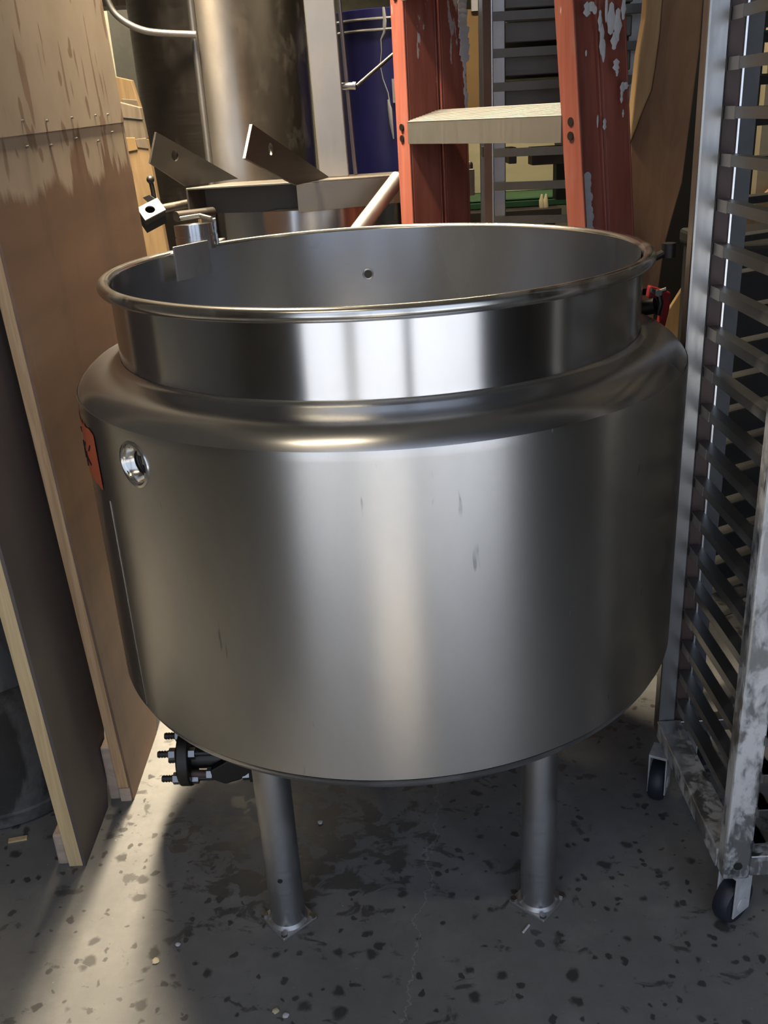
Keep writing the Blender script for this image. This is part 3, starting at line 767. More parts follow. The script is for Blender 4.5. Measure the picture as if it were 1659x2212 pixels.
# thick run of white paint on the right rail
b = B()
wl = []
for i in range(15):
    zz = .93+.0135*i + .0
    q = rp_(bR, axr, zz) + l1*.0065 + l2*(.055+random.uniform(-.004, .004)); wl.append(q)
for i, q in enumerate(wl):
    r = bmesh.ops.create_icosphere(b, subdivisions=2, radius=1)
    s = random.uniform(.007, .011)
    for v in r['verts']: v.co = q + l2*v.co.x*s*1.3 + Vector((0, 0, v.co.z*.012)) + l1*v.co.y*.0015
pr_ = obj('paint_run', b, 'paint', fr_); pr_['label'] = 'thick run of white paint'
def onp(px, py, p0, nrm): return EYE + ray(px, py)*((p0-EYE).dot(nrm)/ray(px, py).dot(nrm))
for (px, py, w_, h_) in ((1268, 20, 7, 14), (1278, 14, 8, 9), (1285, 22, 5, 8), (1296, 45, 4, 20), (1300, 85, 5, 30), (1304, 110, 4, 22), (1320, 40, 9, 30), (1334, 55, 8, 32), (1327, 88, 7, 17), (1331, 140, 7, 12), (1333, 155, 3, 9), (1345, 188, 6, 10), (1352, 185, 6, 7), (1343, 208, 3, 14), (1291, 262, 2, 13), (1306, 268, 4, 12), (1266, 115, 2, 6), (1346, 245, 2, 8), (1310, 20, 3, 25), (1347, 20, 5, 20)):
    q = onp(px, py, bR + l1*(.0065 if px < 1308 else .0085), l1)
    b = B(); r = bmesh.ops.create_icosphere(b, subdivisions=2, radius=1); k_ = 1.0/1000
    for v in r['verts']:
        wob = 1+.35*math.sin(v.co.z*7+px)
        v.co = q + l2*v.co.x*w_*k_*1.25*wob + Vector((0, 0, v.co.z*h_*k_)) + l1*v.co.y*.0009
    ps = obj('paint_splash', b, 'paint', fr_); ps['label'] = 'splash of white paint'
# ragged paint edge on the left rear rail
b = B()
for i in range(24):
    zz = 1.27+.013*i
    q = rp_(bL, axl, zz) + l1*.011 + l2*(.178 + random.uniform(-.004, .003))
    r = bmesh.ops.create_icosphere(b, subdivisions=1, radius=1); s = random.uniform(.004, .007) + (.012 if i > 8 else 0)
    for v in r['verts']: v.co = q + l2*v.co.x*s + Vector((0, 0, v.co.z*.013)) + l1*v.co.y*.0015
pe = obj('paint_run', b, 'paint', rl_); pe['label'] = 'ragged crust of white paint'

# ------------------------------------------------------------------ second kettle with its hinge frame
YC = 1.2
ZCH = at(640, 397, YC).z
DR = thing('round_kettle', 'smaller stainless kettle behind the rim, with drilled hinge arms and upright post on its channel', 'kettle', (-.2, 1.52, 0))
b = B(); R_ = .36; ctr = (-.20, 1.60, 0)
lathe(b, [(R_-.02, .35), (R_, .37), (R_, ZCH-.075), (R_-.006, ZCH-.07)], ctr, 96); obj('kettle_body', b, 'neck', DR)
b = B(); lathe(b, [(R_-.02, .35), (.25, .3), (0, .27)], ctr, 64); obj('dished_bottom', b, 'steel', DR)
b = B(); lathe(b, [(R_-.006, ZCH-.075), (.2, ZCH-.06), (0, ZCH-.055)], ctr, 64); obj('lid', b, 'steel', DR)
for ax_, ay_ in ((-.24, -.2), (.24, -.2), (.24, .2), (-.24, .2)):
    b = B(); tube(b, [(ctr[0]+ax_, ctr[1]+ay_, 0), (ctr[0]+ax_, ctr[1]+ay_, .36)], .022, 20); obj('leg', b, 'leg', DR)
HF = DR
c0 = at(400, 400, YC); c1 = at(640, 402, YC); c2 = at(875, 372, YC+.06)
zt = ZCH
dep = .16
cx0 = Vector((c0.x, YC, zt)); cx1 = Vector((c1.x, YC, zt)); cx2 = Vector((.3, YC+.1, zt))
b = B(); prism(b, [cx0, cx1, cx2, cx2+Vector((0, dep, 0)), cx1+Vector((0, dep, 0)), cx0+Vector((.1, dep, 0))], (0, 0, .005)); top = obj('top_plate', b, 'channel', HF, smooth=False, bevel=.001)
b = B(); dz = Vector((0, 0, -.078))
prism(b, [cx1, cx2, cx2+dz*.85, cx1+dz], (0, .006, 0)); obj('front_web', b, 'channel', HF, smooth=False, bevel=.001)
b = B(); prism(b, [cx0, cx0+Vector((.1, dep, 0)), cx0+Vector((.1, dep, -.06)), cx0+dz*.78], (.005, 0, 0)); obj('end_plate', b, 'darksteel', HF, smooth=False)
b = B(); prism(b, [cx0+Vector((.03, .06, 0)), cx1+Vector((0, .06, 0)), cx1+Vector((0, .06, -.078)), cx0+Vector((.03, .06, -.07))], (0, .005, 0)); obj('shade_web', b, 'iron', HF, smooth=False)  # black plate put in for the shade inside the channel
b = B(); prism(b, [cx0+Vector((.1, dep-.004, 0)), cx2+Vector((0, dep-.004, 0)), cx2+Vector((0, dep-.004, -.07)), cx0+Vector((.1, dep-.004, -.07))], (0, .005, 0)); obj('rear_web', b, 'iron', HF, smooth=False)  # rear web, its black standing for the same shade
def arm(base_f, base_b, tip_lo, tip_hi, holec, hr):
    b = B(); v = (base_b-base_f); v.z = 0; nrm = Vector((v.y, -v.x, 0)).normalized()
    pl = [base_f, base_b, tip_hi, tip_lo]
    # project all onto the plate's plane
    pl = [q - nrm*((q-base_f).dot(nrm)) for q in pl]; hq = holec - nrm*((holec-base_f).dot(nrm))
    prism_hole(b, pl, -nrm*.007, hq, hr, 28); return obj('hinge_arm', b, 'darksteel', HF, smooth=False)
def onplane(px, py, p0, nrm):
    d = ray(px, py); return EYE + d*((p0-EYE).dot(nrm)/d.dot(nrm))
for (bf, bb_, lo, hi, hc_) in (((402, 402), (515, 386), (325, 352), (338, 285), (378, 336)), ((640, 400), (712, 383), (530, 342), (545, 268), (585, 322))):
    pf = atz(*bf, zt+.005); pk = atz(*bb_, zt+.005)
    v = pk-pf; nrm = Vector((v.y, -v.x, 0)).normalized()
    arm(pf, pk, onplane(*lo, pf, nrm), onplane(*hi, pf, nrm), onplane(*hc_, pf, nrm), .0145)
# upright post and thin rod on the channel
pp = at(690, 368, YC+.13); 
b = B(); pt = at(648, 0, YC+.13+.0); pw = .105
a0_ = Vector((at(690, 366, 1.31).x, 1.31, zt+.005)); tx = at(652, 0, 1.31)
prism(b, [a0_, a0_+Vector((.084, 0, 0)), a0_+Vector((.084, .04, 0)), a0_+Vector((0, .04, 0))], (tx.x-a0_.x, 0, tx.z+.2-a0_.z)); obj('upright_post', b, 'post', HF, smooth=False, bevel=.003)
r0 = at(768, 372, 1.36); r1 = at(738, 60, 1.36); r0.z = zt+.004
b = B(); tube(b, [r0, r1+(r1-r0)*.6], .006, 10); obj('thin_rod', b, 'steel', HF)
q = at(745, 186, 1.34); b = B(); tube(b, [q+Vector((-.01, 0, 0)), q+Vector((.028, -.006, -.001))], .0095, 16); tube(b, [q+Vector((.022, -.005, 0)), q+Vector((.031, -.006, -.001))], .0105, 16); obj('rod_socket', b, 'zinc', HF)
q0 = at(770, 186, 1.33); q1 = at(890, 82, 1.4); b = B(); tube(b, [q0, q1], .0052, 10); obj('slanting_rod', b, 'darksteel', HF)
p0_ = at(757, 520, .98); p1_ = at(905, 322, 1.16)
b = B(); tube(b, [p0_, at(860, 385, 1.12)], .0215, 24); bp = obj('brace_pipe', b, 'post', HF)
# rounded end of the channel right of the ladder
e0 = at(985, 350, 1.34); e1_ = at(1022, 396, 1.34)
b = B(); box(b, (e0.x-.12, 1.33, e1_.z), (e1_.x, 1.35, e0.z)); obj('rounded_end', b, 'tankdark', HF, smooth=False, bevel=.008)
# angle lug with a hole at the left, joined to the channel by a short pipe
Yl = 1.08
A_, D_, C_ = at(296, 452, 1.08), at(314, 478, 1.05), at(358, 455, 1.09)
B_ = A_ + (C_-D_)
ln = (C_-D_).cross(A_-D_).normalized()
ln = ln if ln.z > 0 else -ln
b = B(); prism_hole(b, [D_, C_, B_, A_], ln*.004, (A_+B_+C_+D_)/4 - (C_-D_)*.06, .0135, 24); lug = obj('hinge_lug', b, 'lugpaint', HF, smooth=False)
b = B()
ctr_ = (A_+B_+C_+D_)/4; prism(b, [ctr_+(q-ctr_)*.97-ln*.016 for q in (A_, B_, C_, D_)], (0, 0, -.02))
for q0_, q1_ in ((A_, D_), (D_, C_), (C_, B_), (B_, A_)):
    k0_, k1_ = ctr_+(q0_-ctr_)*.97, ctr_+(q1_-ctr_)*.97; prism(b, [k0_, k1_, k1_-ln*.02, k0_-ln*.02], (ctr_-(k0_+k1_)/2)*.06)
obj('lug_skirt', b, 'darkthing', HF, smooth=False)  # dark box put in for the shade seen through the lug hole
b = B(); u_ = at(308, 427, Yl+.11); w_ = at(340, 455, Yl+.11); prism(b, [u_, at(322, 421, Yl+.11), at(356, 446, Yl+.11), w_], (0, .012, 0)); obj('lug_gusset', b, 'darksteel', HF, smooth=False)
b = B(); tube(b, [at(345, 452, Yl+.04), at(405, 440, YC+.02)], .0115, 16); obj('hinge_pin', b, 'channel', HF)
b = B(); tube(b, [at(380, 468, Yl+.02), at(460, 458, YC)], .014, 14); obj('hinge_pin', b, 'tankdark', HF)
# uprights carrying the frame, hidden behind the kettle
for (x_, y_) in ((c0.x+.03, YC+.13), (.25, YC+.2)):
    b = B(); box(b, (x_-.02, y_-.0, 0), (x_+.02, y_+.04, zt-.001)); obj('frame_leg', b, 'tankdark', HF, smooth=False)

# ------------------------------------------------------------------ tall steel tank behind
YT = 2.4
tl_ = at(292, 120, YT); tr_ = at(668, 120, YT)
tcx = (tl_.x+tr_.x)/2; trad = (tr_.x-tl_.x)/2*.985
TK = thing('steel_tank', 'tall dark stainless tank with a vertical bead and bent pipe, back left', 'tank', (tcx, YT, 0))
b = B(); lathe(b, [(0, .35), (trad*.6, .36), (trad, .45), (trad, 2.3), (trad-.05, 2.4), (0, 2.42)], (tcx, YT, 0), 96, PI*1.5-.27, PI*2.5+.2) if False else lathe(b, [(0, .35), (trad*.6, .36), (trad, .45), (trad, 2.3), (trad-.05, 2.4), (0, 2.42)], (tcx, YT, 0), 96); obj('shell', b, 'tank', TK)
# dark sheet wrapped round its left half
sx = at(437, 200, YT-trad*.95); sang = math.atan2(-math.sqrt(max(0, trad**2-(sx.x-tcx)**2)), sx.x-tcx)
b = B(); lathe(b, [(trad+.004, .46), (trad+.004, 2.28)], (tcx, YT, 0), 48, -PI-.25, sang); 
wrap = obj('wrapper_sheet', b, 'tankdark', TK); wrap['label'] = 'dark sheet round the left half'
b = B(); q = Vector((tcx+(trad+.01)*math.cos(sang), YT+(trad+.01)*math.sin(sang), 0)); tube(b, [q+Vector((0, 0, .46)), q+Vector((0, 0, 2.28))], .0115, 14); obj('vertical_bead', b, 'post', TK)
yp = q.y-.03
pts = [at(222, -25, yp), at(243, 22, yp), at(270, 47, yp), at(305, 64, yp), at(345, 71, yp), at(424, 75, yp)]
sm = []
for i in range(len(pts)-1):
    for k in range(6):
        t0 = k/6; p_1 = pts[max(i-1, 0)]; a_, c_ = pts[i], pts[i+1]; n_ = pts[min(i+2, len(pts)-1)]
        sm.append(.5*((2*a_)+(-p_1+c_)*t0+(2*p_1-5*a_+4*c_-n_)*t0**2+(-p_1+3*a_-3*c_+n_)*t0**3))
sm.append(pts[-1])
b = B(); tube(b, [pts[0]+Vector((-.02, 0, .25))]+sm, .0115, 16); obj('bent_pipe', b, 'post', TK)
for s_ in (-.2, .2):
    b = B(); tube(b, [(tcx+s_, YT-.2, 0), (tcx+s_, YT-.2, .45)], .03, 16); obj('leg', b, 'tankdark', TK)
    b = B(); tube(b, [(tcx+s_, YT+.2, 0), (tcx+s_, YT+.2, .45)], .03, 16); obj('leg', b, 'tankdark', TK)

# ------------------------------------------------------------------ pine studs behind the dusty panel
YS = 1.75
def studpoly(pts, Y, th, name, mat, parent):
    b = B(); prism(b, [at(x, y, Y) for x, y in pts], (0, th, 0)); return obj(name, b, mat, parent, smooth=False, bevel=.002)
ST = thing('pine_stud', 'light pine stud with a strip of tape, standing behind the plywood panel', 'lumber', (at(340, 560, YS).x, YS, 0))
f0 = at(340, 560, YS); f1 = at(285, 300, YS); down = (f0-f1)/(f1.z-f0.z)
lo1 = at(318, 560, YS); lo2 = at(362, 545, YS)
b = B(); L1 = at(262, 300, YS); L2 = at(316, 300, YS)
dl = Vector((0.0, 0, -1)); 
prism(b, [L1, L2, lo2, Vector((lo2.x+.02, YS, 0)), Vector((lo1.x+.02, YS, 0)), lo1], (0, .04, 0)); obj('lower_length', b, 'stud', ST, smooth=False, bevel=.002)
studpoly([(247, 218), (302, 232), (316, 300), (262, 300)], YS, .04, 'upper_length', 'studgrey', ST)
studpoly([(263, 297), (291, 297), (297, 324), (269, 330)], YS-.004, .004, 'tape', 'cardboard', ST)
studpoly([(291, 300), (316, 298), (321, 322), (297, 319)], YS-.003, .003, 'dark_tape', 'studgrey', ST)
studpoly([(248, 251), (309, 257), (309.5, 260), (248.7, 253.5)], YS-.003, .003, 'saw_cut', 'black', ST)
b = B(); prism(b, [at(243, 164, YS+.16), at(283, 173, YS+.16), at(302, 232, YS+.16), at(330, 420, YS+.16), at(290, 420, YS+.16), at(252, 222, YS+.16)], (0, .04, 0)); 
PL = thing('pine_plank', 'short pine plank with a slanting cut top behind the taped stud', 'lumber', (at(300, 420, YS+.16).x, YS+.16, 0))
obj('plank', b, 'stud', PL, smooth=False, bevel=.002)
q_ = at(310, 420, YS+.16); b = B(); prism(b, [(q_.x-.03, YS+.16, 0), (q_.x+.05, YS+.16, 0), (q_.x+.03, YS+.16, q_.z), (q_.x-.03, YS+.16, q_.z)], (0, .04, 0)); obj('plank_foot', b, 'stud', PL, smooth=False)
studpoly([(262, 213), (296, 216), (300, 231), (263, 223)], YS+.156, .004, 'dark_notch', 'studgrey', PL)
EB = at(325, 388, 1.3)
b = B(); tube(b, [EB, at(330, 410, 1.3), at(334, 436, 1.3)], .007, 12); r = bmesh.ops.create_uvsphere(b, u_segments=16, v_segments=10, radius=.0115)
for v in r['verts']: v.co += EB
eb = obj('eye_bolt', b, 'iron', HF)

# ------------------------------------------------------------------ blue drum
YD = 2.8
dl_ = at(722, 200, YD); bx = dl_.x + .228
tz = at(800, 18, YD-.2).z; bz = .86
BD = thing('blue_drum', 'dark blue plastic drum with hoops and drips, behind the red ladder', 'drum', (bx, YD, bz))
b = B(); rd = .228
h1 = at(800, 42, YD-.2).z; h2 = at(800, 66, YD-.2).z
lathe(b, [(0, bz), (rd-.03, bz), (rd-.012, bz+.015), (rd, h2-.03), (rd, tz-.004), (rd-.01, tz), (0, tz)], (bx, YD, 0), 72); obj('body', b, 'blue', BD)
for hz in (h1, h2):
    b = B(); tube(b, [(bx+(rd+.003)*math.cos(2*PI*k/72), YD+(rd+.003)*math.sin(2*PI*k/72), hz) for k in range(72)], .0055, 8, closed=True); obj('hoop', b, 'steel', BD)
def drumpt(px, py, off=.002):
    d = ray(px, py); o_ = EYE-Vector((bx, YD, 0)); a = d.x**2+d.y**2; bq = o_.x*d.x+o_.y*d.y; c_ = o_.x**2+o_.y**2-(rd+off)**2
    t_ = (-bq-math.sqrt(max(0, bq*bq-a*c_)))/a; return EYE+d*t_
b = B(); tube(b, [drumpt(828, 15), drumpt(831, 45), drumpt(830, 70), drumpt(823, 85), drumpt(824, 110), drumpt(821, 140), drumpt(827, 170), drumpt(838, 200), drumpt(842, 225)], [.005, .009, .006, .0028, .0018, .0018, .002, .0025, .003], 8)
tube(b, [drumpt(838, 215), drumpt(842, 235), drumpt(845, 265), drumpt(850, 300)], [.003, .009, .008, .003], 8); dp = obj('dried_drips', b, 'label', BD)
b = B(); pa_, pb_, pc_, pd_ = drumpt(846, 170, .003), drumpt(872, 170, .003), drumpt(874, 222, .003), drumpt(849, 222, .003); b.faces.new([b.verts.new(v) for v in (pd_, pc_, pb_, pa_)]); lb = obj('paper_label', b, 'label', BD, smooth=False)
b = B()
for i in range(6): 
    y0 = 186+i*5; tube(b, [drumpt(853, y0, .004), drumpt(868, y0, .004)], .0011, 5)
obj('label_print', b, 'print', lb)
# bench the drum stands on
BN = thing('work_bench', 'dark steel work bench carrying the blue drum, mostly hidden behind the ladder', 'bench', (bx+.35, YD+.1, 0))
b = B(); box(b, (bx-.3, YD-.25, bz-.04), (bx+.7, YD+.35, bz)); obj('bench_top', b, 'tankdark', BN, smooth=False, bevel=.003)
for x_, y_ in ((bx-.27, YD-.22), (bx+.64, YD-.22), (bx-.27, YD+.3), (bx+.64, YD+.3)):
    b = B(); box(b, (x_, y_, 0), (x_+.04, y_+.04, bz-.04)); obj('leg', b, 'tankdark', BN, smooth=False)
# things on the bench seen under the ladder step
g0, g1 = at(985, 436, YD+.1), at(1215, 500, YD+.1)
b = B(); box(b, (g0.x, YD-.15, bz), (g1.x, YD+.3, bz+.03)); box(b, (g0.x, YD-.15, bz+.03), (g1.x, YD+.3, max(bz+.04, g0.z)))
tag(obj('green_box', b, 'green', None, smooth=False, bevel=.006), 'flat dark green box on the bench, seen under the ladder step', 'box')
gz = max(bz+.04, g0.z)
c0_, c1_ = at(988, 300, YD+.2), at(1196, 434, YD+.2)
b = B(); box(b, (c0_.x, YD+.19, gz), (c1_.x, YD+.26, c0_.z)); tag(obj('cream_board', b, 'cream', None, smooth=False, bevel=.003), 'cream coloured board propped on the green box below the ladder step', 'board')
for (px_, ) in ((1170,),):
    q = at(px_, 468, YD-.2); b = B()
    for dx_ in (0, .018): tube(b, [(q.x+dx_, YD-.2, bz), (q.x+dx_-.002, YD-.2, bz+.03), (q.x+dx_, YD-.2, bz+.055)], [.011, .01, .003], 10)
    tag(obj('pale_peg', b, 'cream', None), 'pair of small pale pointed tips in front of the green box under the step', 'peg')
# cardboard and box above the step
k0, k1 = at(985, 22, 3.3), at(1056, 240, 3.3)
b = B(); box(b, (k0.x-.2, 3.3, .0), (k1.x, 3.35, k0.z)); CB = tag(obj('cardboard_sheet', b, 'cardboard', None, smooth=False, bevel=.002), 'tall plain brown cardboard sheet between the ladder rails', 'cardboard')
k2, k3 = at(1018, -30, 3.28), at(1050, 22, 3.28)
b = B(); box(b, (k2.x, 3.285, k3.z), (k3.x, 3.299, k2.z)); pn_ = obj('paper_notice', b, 'label', CB, smooth=False); pn_['label'] = 'blank white paper'

# ------------------------------------------------------------------ far rack with baking pans behind the ladder
YR = 1.75
r0_ = at(1064, 200, YR); r1_ = at(1092, 200, YR)
BR = thing('pan_rack', 'grey rack filled with dark baking pans, seen between the ladder rails', 'rack', (r0_.x+.2, YR+.2, 0))
pw_ = r1_.x-r0_.x
b = B(); box(b, (r0_.x, YR, 0), (r0_.x+pw_, YR+.03, 1.9)); pst = obj('post', b, 'rackclean', BR, smooth=False, bevel=.003)
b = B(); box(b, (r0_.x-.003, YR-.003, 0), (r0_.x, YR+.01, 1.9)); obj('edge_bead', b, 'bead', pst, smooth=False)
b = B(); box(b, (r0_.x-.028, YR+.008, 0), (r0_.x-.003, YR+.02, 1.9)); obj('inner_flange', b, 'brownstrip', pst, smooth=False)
WR = .46
b = B(); box(b, (r0_.x+WR, YR+.1, 0), (r0_.x+WR+pw_, YR+.13, 1.9)); obj('post', b, 'rackclean', BR, smooth=False)
b = B(); box(b, (r0_.x+.02, YR+.55, 0), (r0_.x+.02+pw_, YR+.58, 1.9)); obj('post', b, 'rackclean', BR, smooth=False)
b = B(); box(b, (r0_.x+WR, YR+.55, 0), (r0_.x+WR+pw_, YR+.58, 1.9)); obj('post', b, 'rackclean', BR, smooth=False)
for i, py_ in enumerate((35, 115, 188, 260, 330, 402, 475, 545)):
    z = at(1080, py_, YR).z
    b = B(); beam(b, (r0_.x-.0, YR-.004, z), (r0_.x+.5, YR-.16 if py_ > 300 else YR-.004, z), .003, .026); beam(b, (r0_.x, YR+.014, z-.012), (r0_.x+.5, YR-.142 if py_ > 300 else YR+.014, z-.012), .03, .003); obj('runner', b, 'rackdim', BR, smooth=False)
for i, py_ in enumerate((-30, 45, 118, 190)):
    z = at(1150, py_, YR+.06).z
    b = B(); box(b, (r0_.x+pw_+.004, YR+.045, z-.062), (r0_.x+WR-.005, YR+.54, z-.0)); 
    obj('baking_pan', b, 'pan', BR, smooth=False, bevel=.004)
b = B(); z0_ = at(1150, 312, YR+.3).z; z1_ = at(1150, 350, YR+.3).z
for xx in ((1095, 1112), (1145, 1215)):
    b = B(); a_ = at(xx[0], 318, YR+.45); c_ = at(xx[1], 352, YR+.45); box(b, (a_.x, YR+.4, c_.z), (c_.x, YR+.5, a_.z)); obj('dark_clip', b, 'tankdark', BR, smooth=False, bevel=.003)
qb = at(1205, 350, YR+.4); qc = at(1230, 432, YR+.4)
b = B(); box(b, (qb.x, YR+.42, qc.z), (qc.x, YR+.5, qb.z)); obj('dark_clip', b, 'darkthing', BR, smooth=False, bevel=.004)
b = B(); a_ = at(1046, 316, YR+.12); c_ = at(1063, 490, YR+.12); box(b, (a_.x, YR+.1, 0), (c_.x, YR+.14, a_.z)); box(b, (a_.x-.008, YR+.098, at(1050, 338, YR+.12).z), (a_.x, YR+.142, a_.z)); tag(obj('black_post', b, 'darkthing', None, smooth=False, bevel=.002), 'thin black post standing beside the pan rack under the step', 'post')

# ------------------------------------------------------------------ brown slab leaning at the right
YW = .98
SL = thing('wooden_slab', 'wide brown wooden slab with a lighter curved edge, leaning between ladder and racks', 'wood slab', (at(1430, 560, YW).x, YW, 0))
face = [(1436, -60), (1524, -60), (1512, 100), (1494, 240), (1474, 395), (1458, 450), (1436, 530), (1420, 640), (1360, 640), (1362, 310), (1372, 285), (1392, 232), (1408, 195), (1416, 145), (1426, 70)]
b = B(); prism(b, [at(x, y, YW) for x, y in face], (.0, .035, 0)); obj('slab_face', b, 'slab', SL, smooth=False, bevel=.003)
edge = [(1402, -60), (1436, -60), (1426, 70), (1416, 145), (1408, 195), (1392, 232), (1372, 285), (1362, 310), (1360, 300), (1368, 230), (1380, 120), (1394, 40)]
b = B(); prism(b, [at(x, y, YW-.012) for x, y in edge], (0, .045, 0)); e_ = obj('light_edge', b, 'slabedge', SL, smooth=False, bevel=.004); e_['label'] = 'paler sawn edge'
q = at(1390, 640, YW); b = B(); prism(b, [(q.x-.04, YW, 0), (q.x+.03, YW, 0), (q.x+.03, YW, q.z+.02), (q.x-.03, YW, q.z+.02)], (0, .035, 0)); obj('slab_foot', b, 'slab', SL, smooth=False)
# plank lying diagonally behind the racks
YP = 1.55
def at0(x, y, Y):
    v = at(x, y, Y); v.z = 0; return v
b = B(); prism(b, [at(x, y, YP) for x, y in ((1700, 375), (1760, 400), (1760, 470), (1659, 548), (1560, 662))] + [at0(1310, 1000, YP), at0(1200, 1000, YP)] + [at(x, y, YP) for x, y in ((1515, 560), (1580, 490), (1625, 445))], (0, .02, 0)); DP = tag(obj('diagonal_board', b, 'slabedge', None, smooth=False, bevel=.002), 'tan board lying diagonally behind the racks at the right edge', 'board')
# black boxes added to hide lit floor and wall behind the racks
for nm, lab, x0, x1, y0, y1, h_ in (('black_fill_bin', 'black box added to darken the gap behind the rack side frame', .86, 1.45, .74, 1.12, .93), ('black_fill_cabinet', 'tall black box added to hide the lit wall behind both racks', 1.02, 2.9, 2.6, 3.0, 2.3)):
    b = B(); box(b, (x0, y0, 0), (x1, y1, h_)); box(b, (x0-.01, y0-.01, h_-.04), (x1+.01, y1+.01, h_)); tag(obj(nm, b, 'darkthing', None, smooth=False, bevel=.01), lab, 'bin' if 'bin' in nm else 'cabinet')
q0, q1 = at(1655, 60, 1.7), at(1700, 330, 1.7)
b = B(); box(b, (q0.x, 1.66, 0), (q0.x+.25, 1.7, q0.z)); 
tag(obj('cream_strip', b, 'cream', None, smooth=False), 'pale board edge at the far right behind the racks', 'board')
# small black knob between kettle and rack
q = at(1447, 543, .22); b = B(); tube(b, [q+Vector((0, .01, -.012)), q+Vector((0, .01, .014))], .0135, 16); tube(b, [q+Vector((-.05, .0, -.02)), q+Vector((0, .01, 0))], .007, 10)
obj('vent_knob', b, 'iron', KET)

for nm, lab, mt, px, py, rr in (('yellow_crumb', 'small yellow crumb on the floor in the light strip, front left', M['cream'], 337, 2078, .006), ('white_crumb', 'white crumb on the floor just left of the left front leg', M['paint'], 384, 2042, .0045), ('yellow_crumb', 'pale yellow crumb on the floor at the bottom edge of the view', M['cream'], 596, 2186, .005), ('white_crumb', 'white crumb beside the pale yellow one at the bottom edge', M['paint'], 617, 2196, .005), ('white_crumb', 'white pebble on the floor behind and right of the left front leg', M['paint'], 692, 1778, .005)):
    q = atz(px, py, 0); b = B(); r = bmesh.ops.create_icosphere(b, subdivisions=2, radius=rr)
    for v in r['verts']: v.co = Vector((v.co.x*random.uniform(.8, 1.25), v.co.y*random.uniform(.8, 1.25), (v.co.z+rr)*.45)) + q
    tag(obj(nm, b, mt, None), lab, 'debris')
b = B(); q = atz(1130, 2016, 0); q2_ = atz(1143, 2000, 0); tube(b, [q+Vector((0, 0, .002)), q2_+Vector((0, 0, .002))], .002, 8)
tag(obj('wood_splinter', b, 'paint', None), 'thin white splinter on the floor in front of the right front leg', 'wood scrap')

# ------------------------------------------------------------------ lights
def lamp_fixture(name, c, L, label, power, along='y', w=.1, spread=180):
    F = thing(name, label, 'lamp', (c[0], c[1], c[2]))
    b = B()
    if along == 'y': box(b, (c[0]-.08, c[1]-L/2, c[2]), (c[0]+.08, c[1]+L/2, c[2]+.06))
    else: box(b, (c[0]-L/2, c[1]-.08, c[2]), (c[0]+L/2, c[1]+.08, c[2]+.06))
    obj('housing', b, 'housing', F, smooth=False, bevel=.004)
    b = B()
    dv = Vector((0, L/2-.05, 0)) if along == 'y' else Vector((L/2-.05, 0, 0))
    cv = Vector(c)-Vector((0, 0, .02)); tube(b, [cv-dv, cv+dv], .016, 16); obj('lamp_tube', b, 'tube', F)
    b = B()
    hz_ = (ZC-c[2]-.06)
    if hz_ > .01:
        for s in (-.7, .7): tube(b, [Vector(c)+dv*s+Vector((0, 0, .06)), Vector(c)+dv*s+Vector((0, 0, .06+hz_))], .004, 8)
        obj('hanger', b, 'housing', F)
    ld = bpy.data.lights.new(name, 'AREA'); ld.shape = 'RECTANGLE'; ld.energy = power; ld.color = (1, .84, .6); ld.spread = math.radians(spread)
    ld.size = w if along == 'y' else L; ld.size_y = L if along == 'y' else w
    lo = bpy.data.objects.new(name+'_light', ld); COL.objects.link(lo); lo.location = (c[0], c[1], c[2]-.045)
    return F
lamp_fixture('ceiling_lamp', (-.6, .95, 3.0), 1.2, 'fluorescent ceiling lamp over the left aisle', 100, w=.14, spread=80)
lamp_fixture('ceiling_lamp', (-1.75, 4.3, 3.0), 1.2, 'added fluorescent lamp brightening the back wall', 75, spread=130)  # unseen lamp added to lift the dark back wall
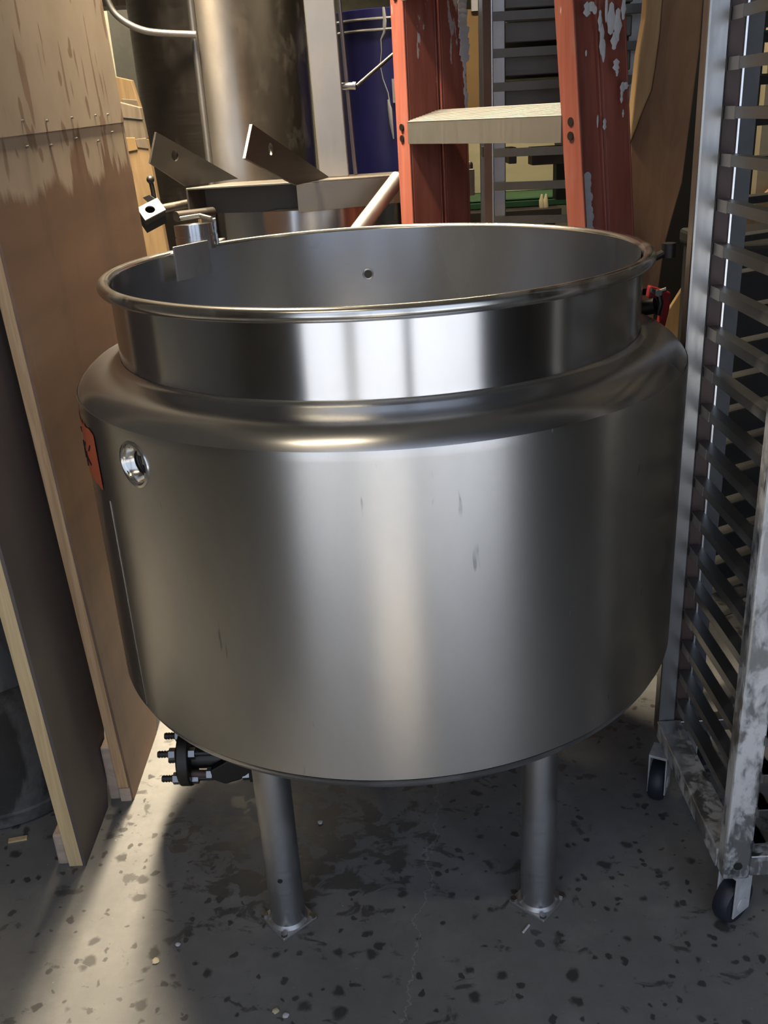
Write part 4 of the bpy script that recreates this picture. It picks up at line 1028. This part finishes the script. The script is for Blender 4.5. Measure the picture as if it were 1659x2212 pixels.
lamp_fixture('ceiling_lamp', (.35, 2.2, 3.1), 1.0, 'added fluorescent lamp brightening the ladder step and blue drum', 32, 'x', spread=120)  # added to warm the step and lift the drum behind it
lamp_fixture('ceiling_lamp', (-.75, -1.6, 3.1), 1.0, 'added fluorescent lamp for the highlight on the kettle shoulder', 8, 'x')  # weak lamp added to give the shoulder its warm highlight
SPF = thing('spot_lamp', 'added spot lamp making the warm glow reflected in the kettle jacket', 'lamp', (.02, -1.68, 3.1))  # added spot: its pool on the floor gives the jacket a glow
b = B(); lathe(b, [(.05, 0), (.055, .0), (.055, .1), (.02, .14), (.02, .2), (0, .2)], (.02, -1.68, 3.1), 24); obj('lamp_shade', b, 'housing', SPF)
spd = bpy.data.lights.new('spot_lamp_light', 'SPOT'); spd.energy = 4500; spd.color = (1, .83, .6); spd.spot_size = math.radians(11); spd.spot_blend = 1; spd.shadow_soft_size = .03
spo = bpy.data.objects.new('spot_lamp_light', spd); COL.objects.link(spo); spo.location = (.02, -1.68, 3.08)

ld = bpy.data.lights.new('door_portal', 'AREA'); ld.shape = 'RECTANGLE'; ld.size = DX1-DX0; ld.size_y = DZ
ld.cycles.is_portal = True
lo = bpy.data.objects.new('door_portal', ld); COL.objects.link(lo); lo.location = ((DX0+DX1)/2, YF-.05, DZ/2); lo.rotation_euler = (PI/2, 0, 0)
sd = bpy.data.lights.new('sun', 'SUN'); sd.energy = 8; sd.angle = .01; sd.color = (1, .95, .87)
so = bpy.data.objects.new('sun', sd); COL.objects.link(so); so.rotation_euler = (math.radians(-9), math.radians(6), 0)

w = bpy.data.worlds.new('world'); SC.world = w; w.use_nodes = True
wt = w.node_tree; bg = wt.nodes['Background']; bg.inputs[0].default_value = (.66, .78, 1, 1); bg.inputs[1].default_value = 1.5

SC.view_settings.view_transform = 'Standard'
try: SC.view_settings.look = 'None'
except Exception: pass
SC.view_settings.gamma = 1; SC.view_settings.exposure = 0.03; SC.view_settings.use_curve_mapping = False
SC.cycles.use_denoising = True
SC.cycles.max_bounces = 8
SC.cycles.sample_clamp_indirect = 2.5
SC.cycles.caustics_reflective = False; SC.cycles.caustics_refractive = False
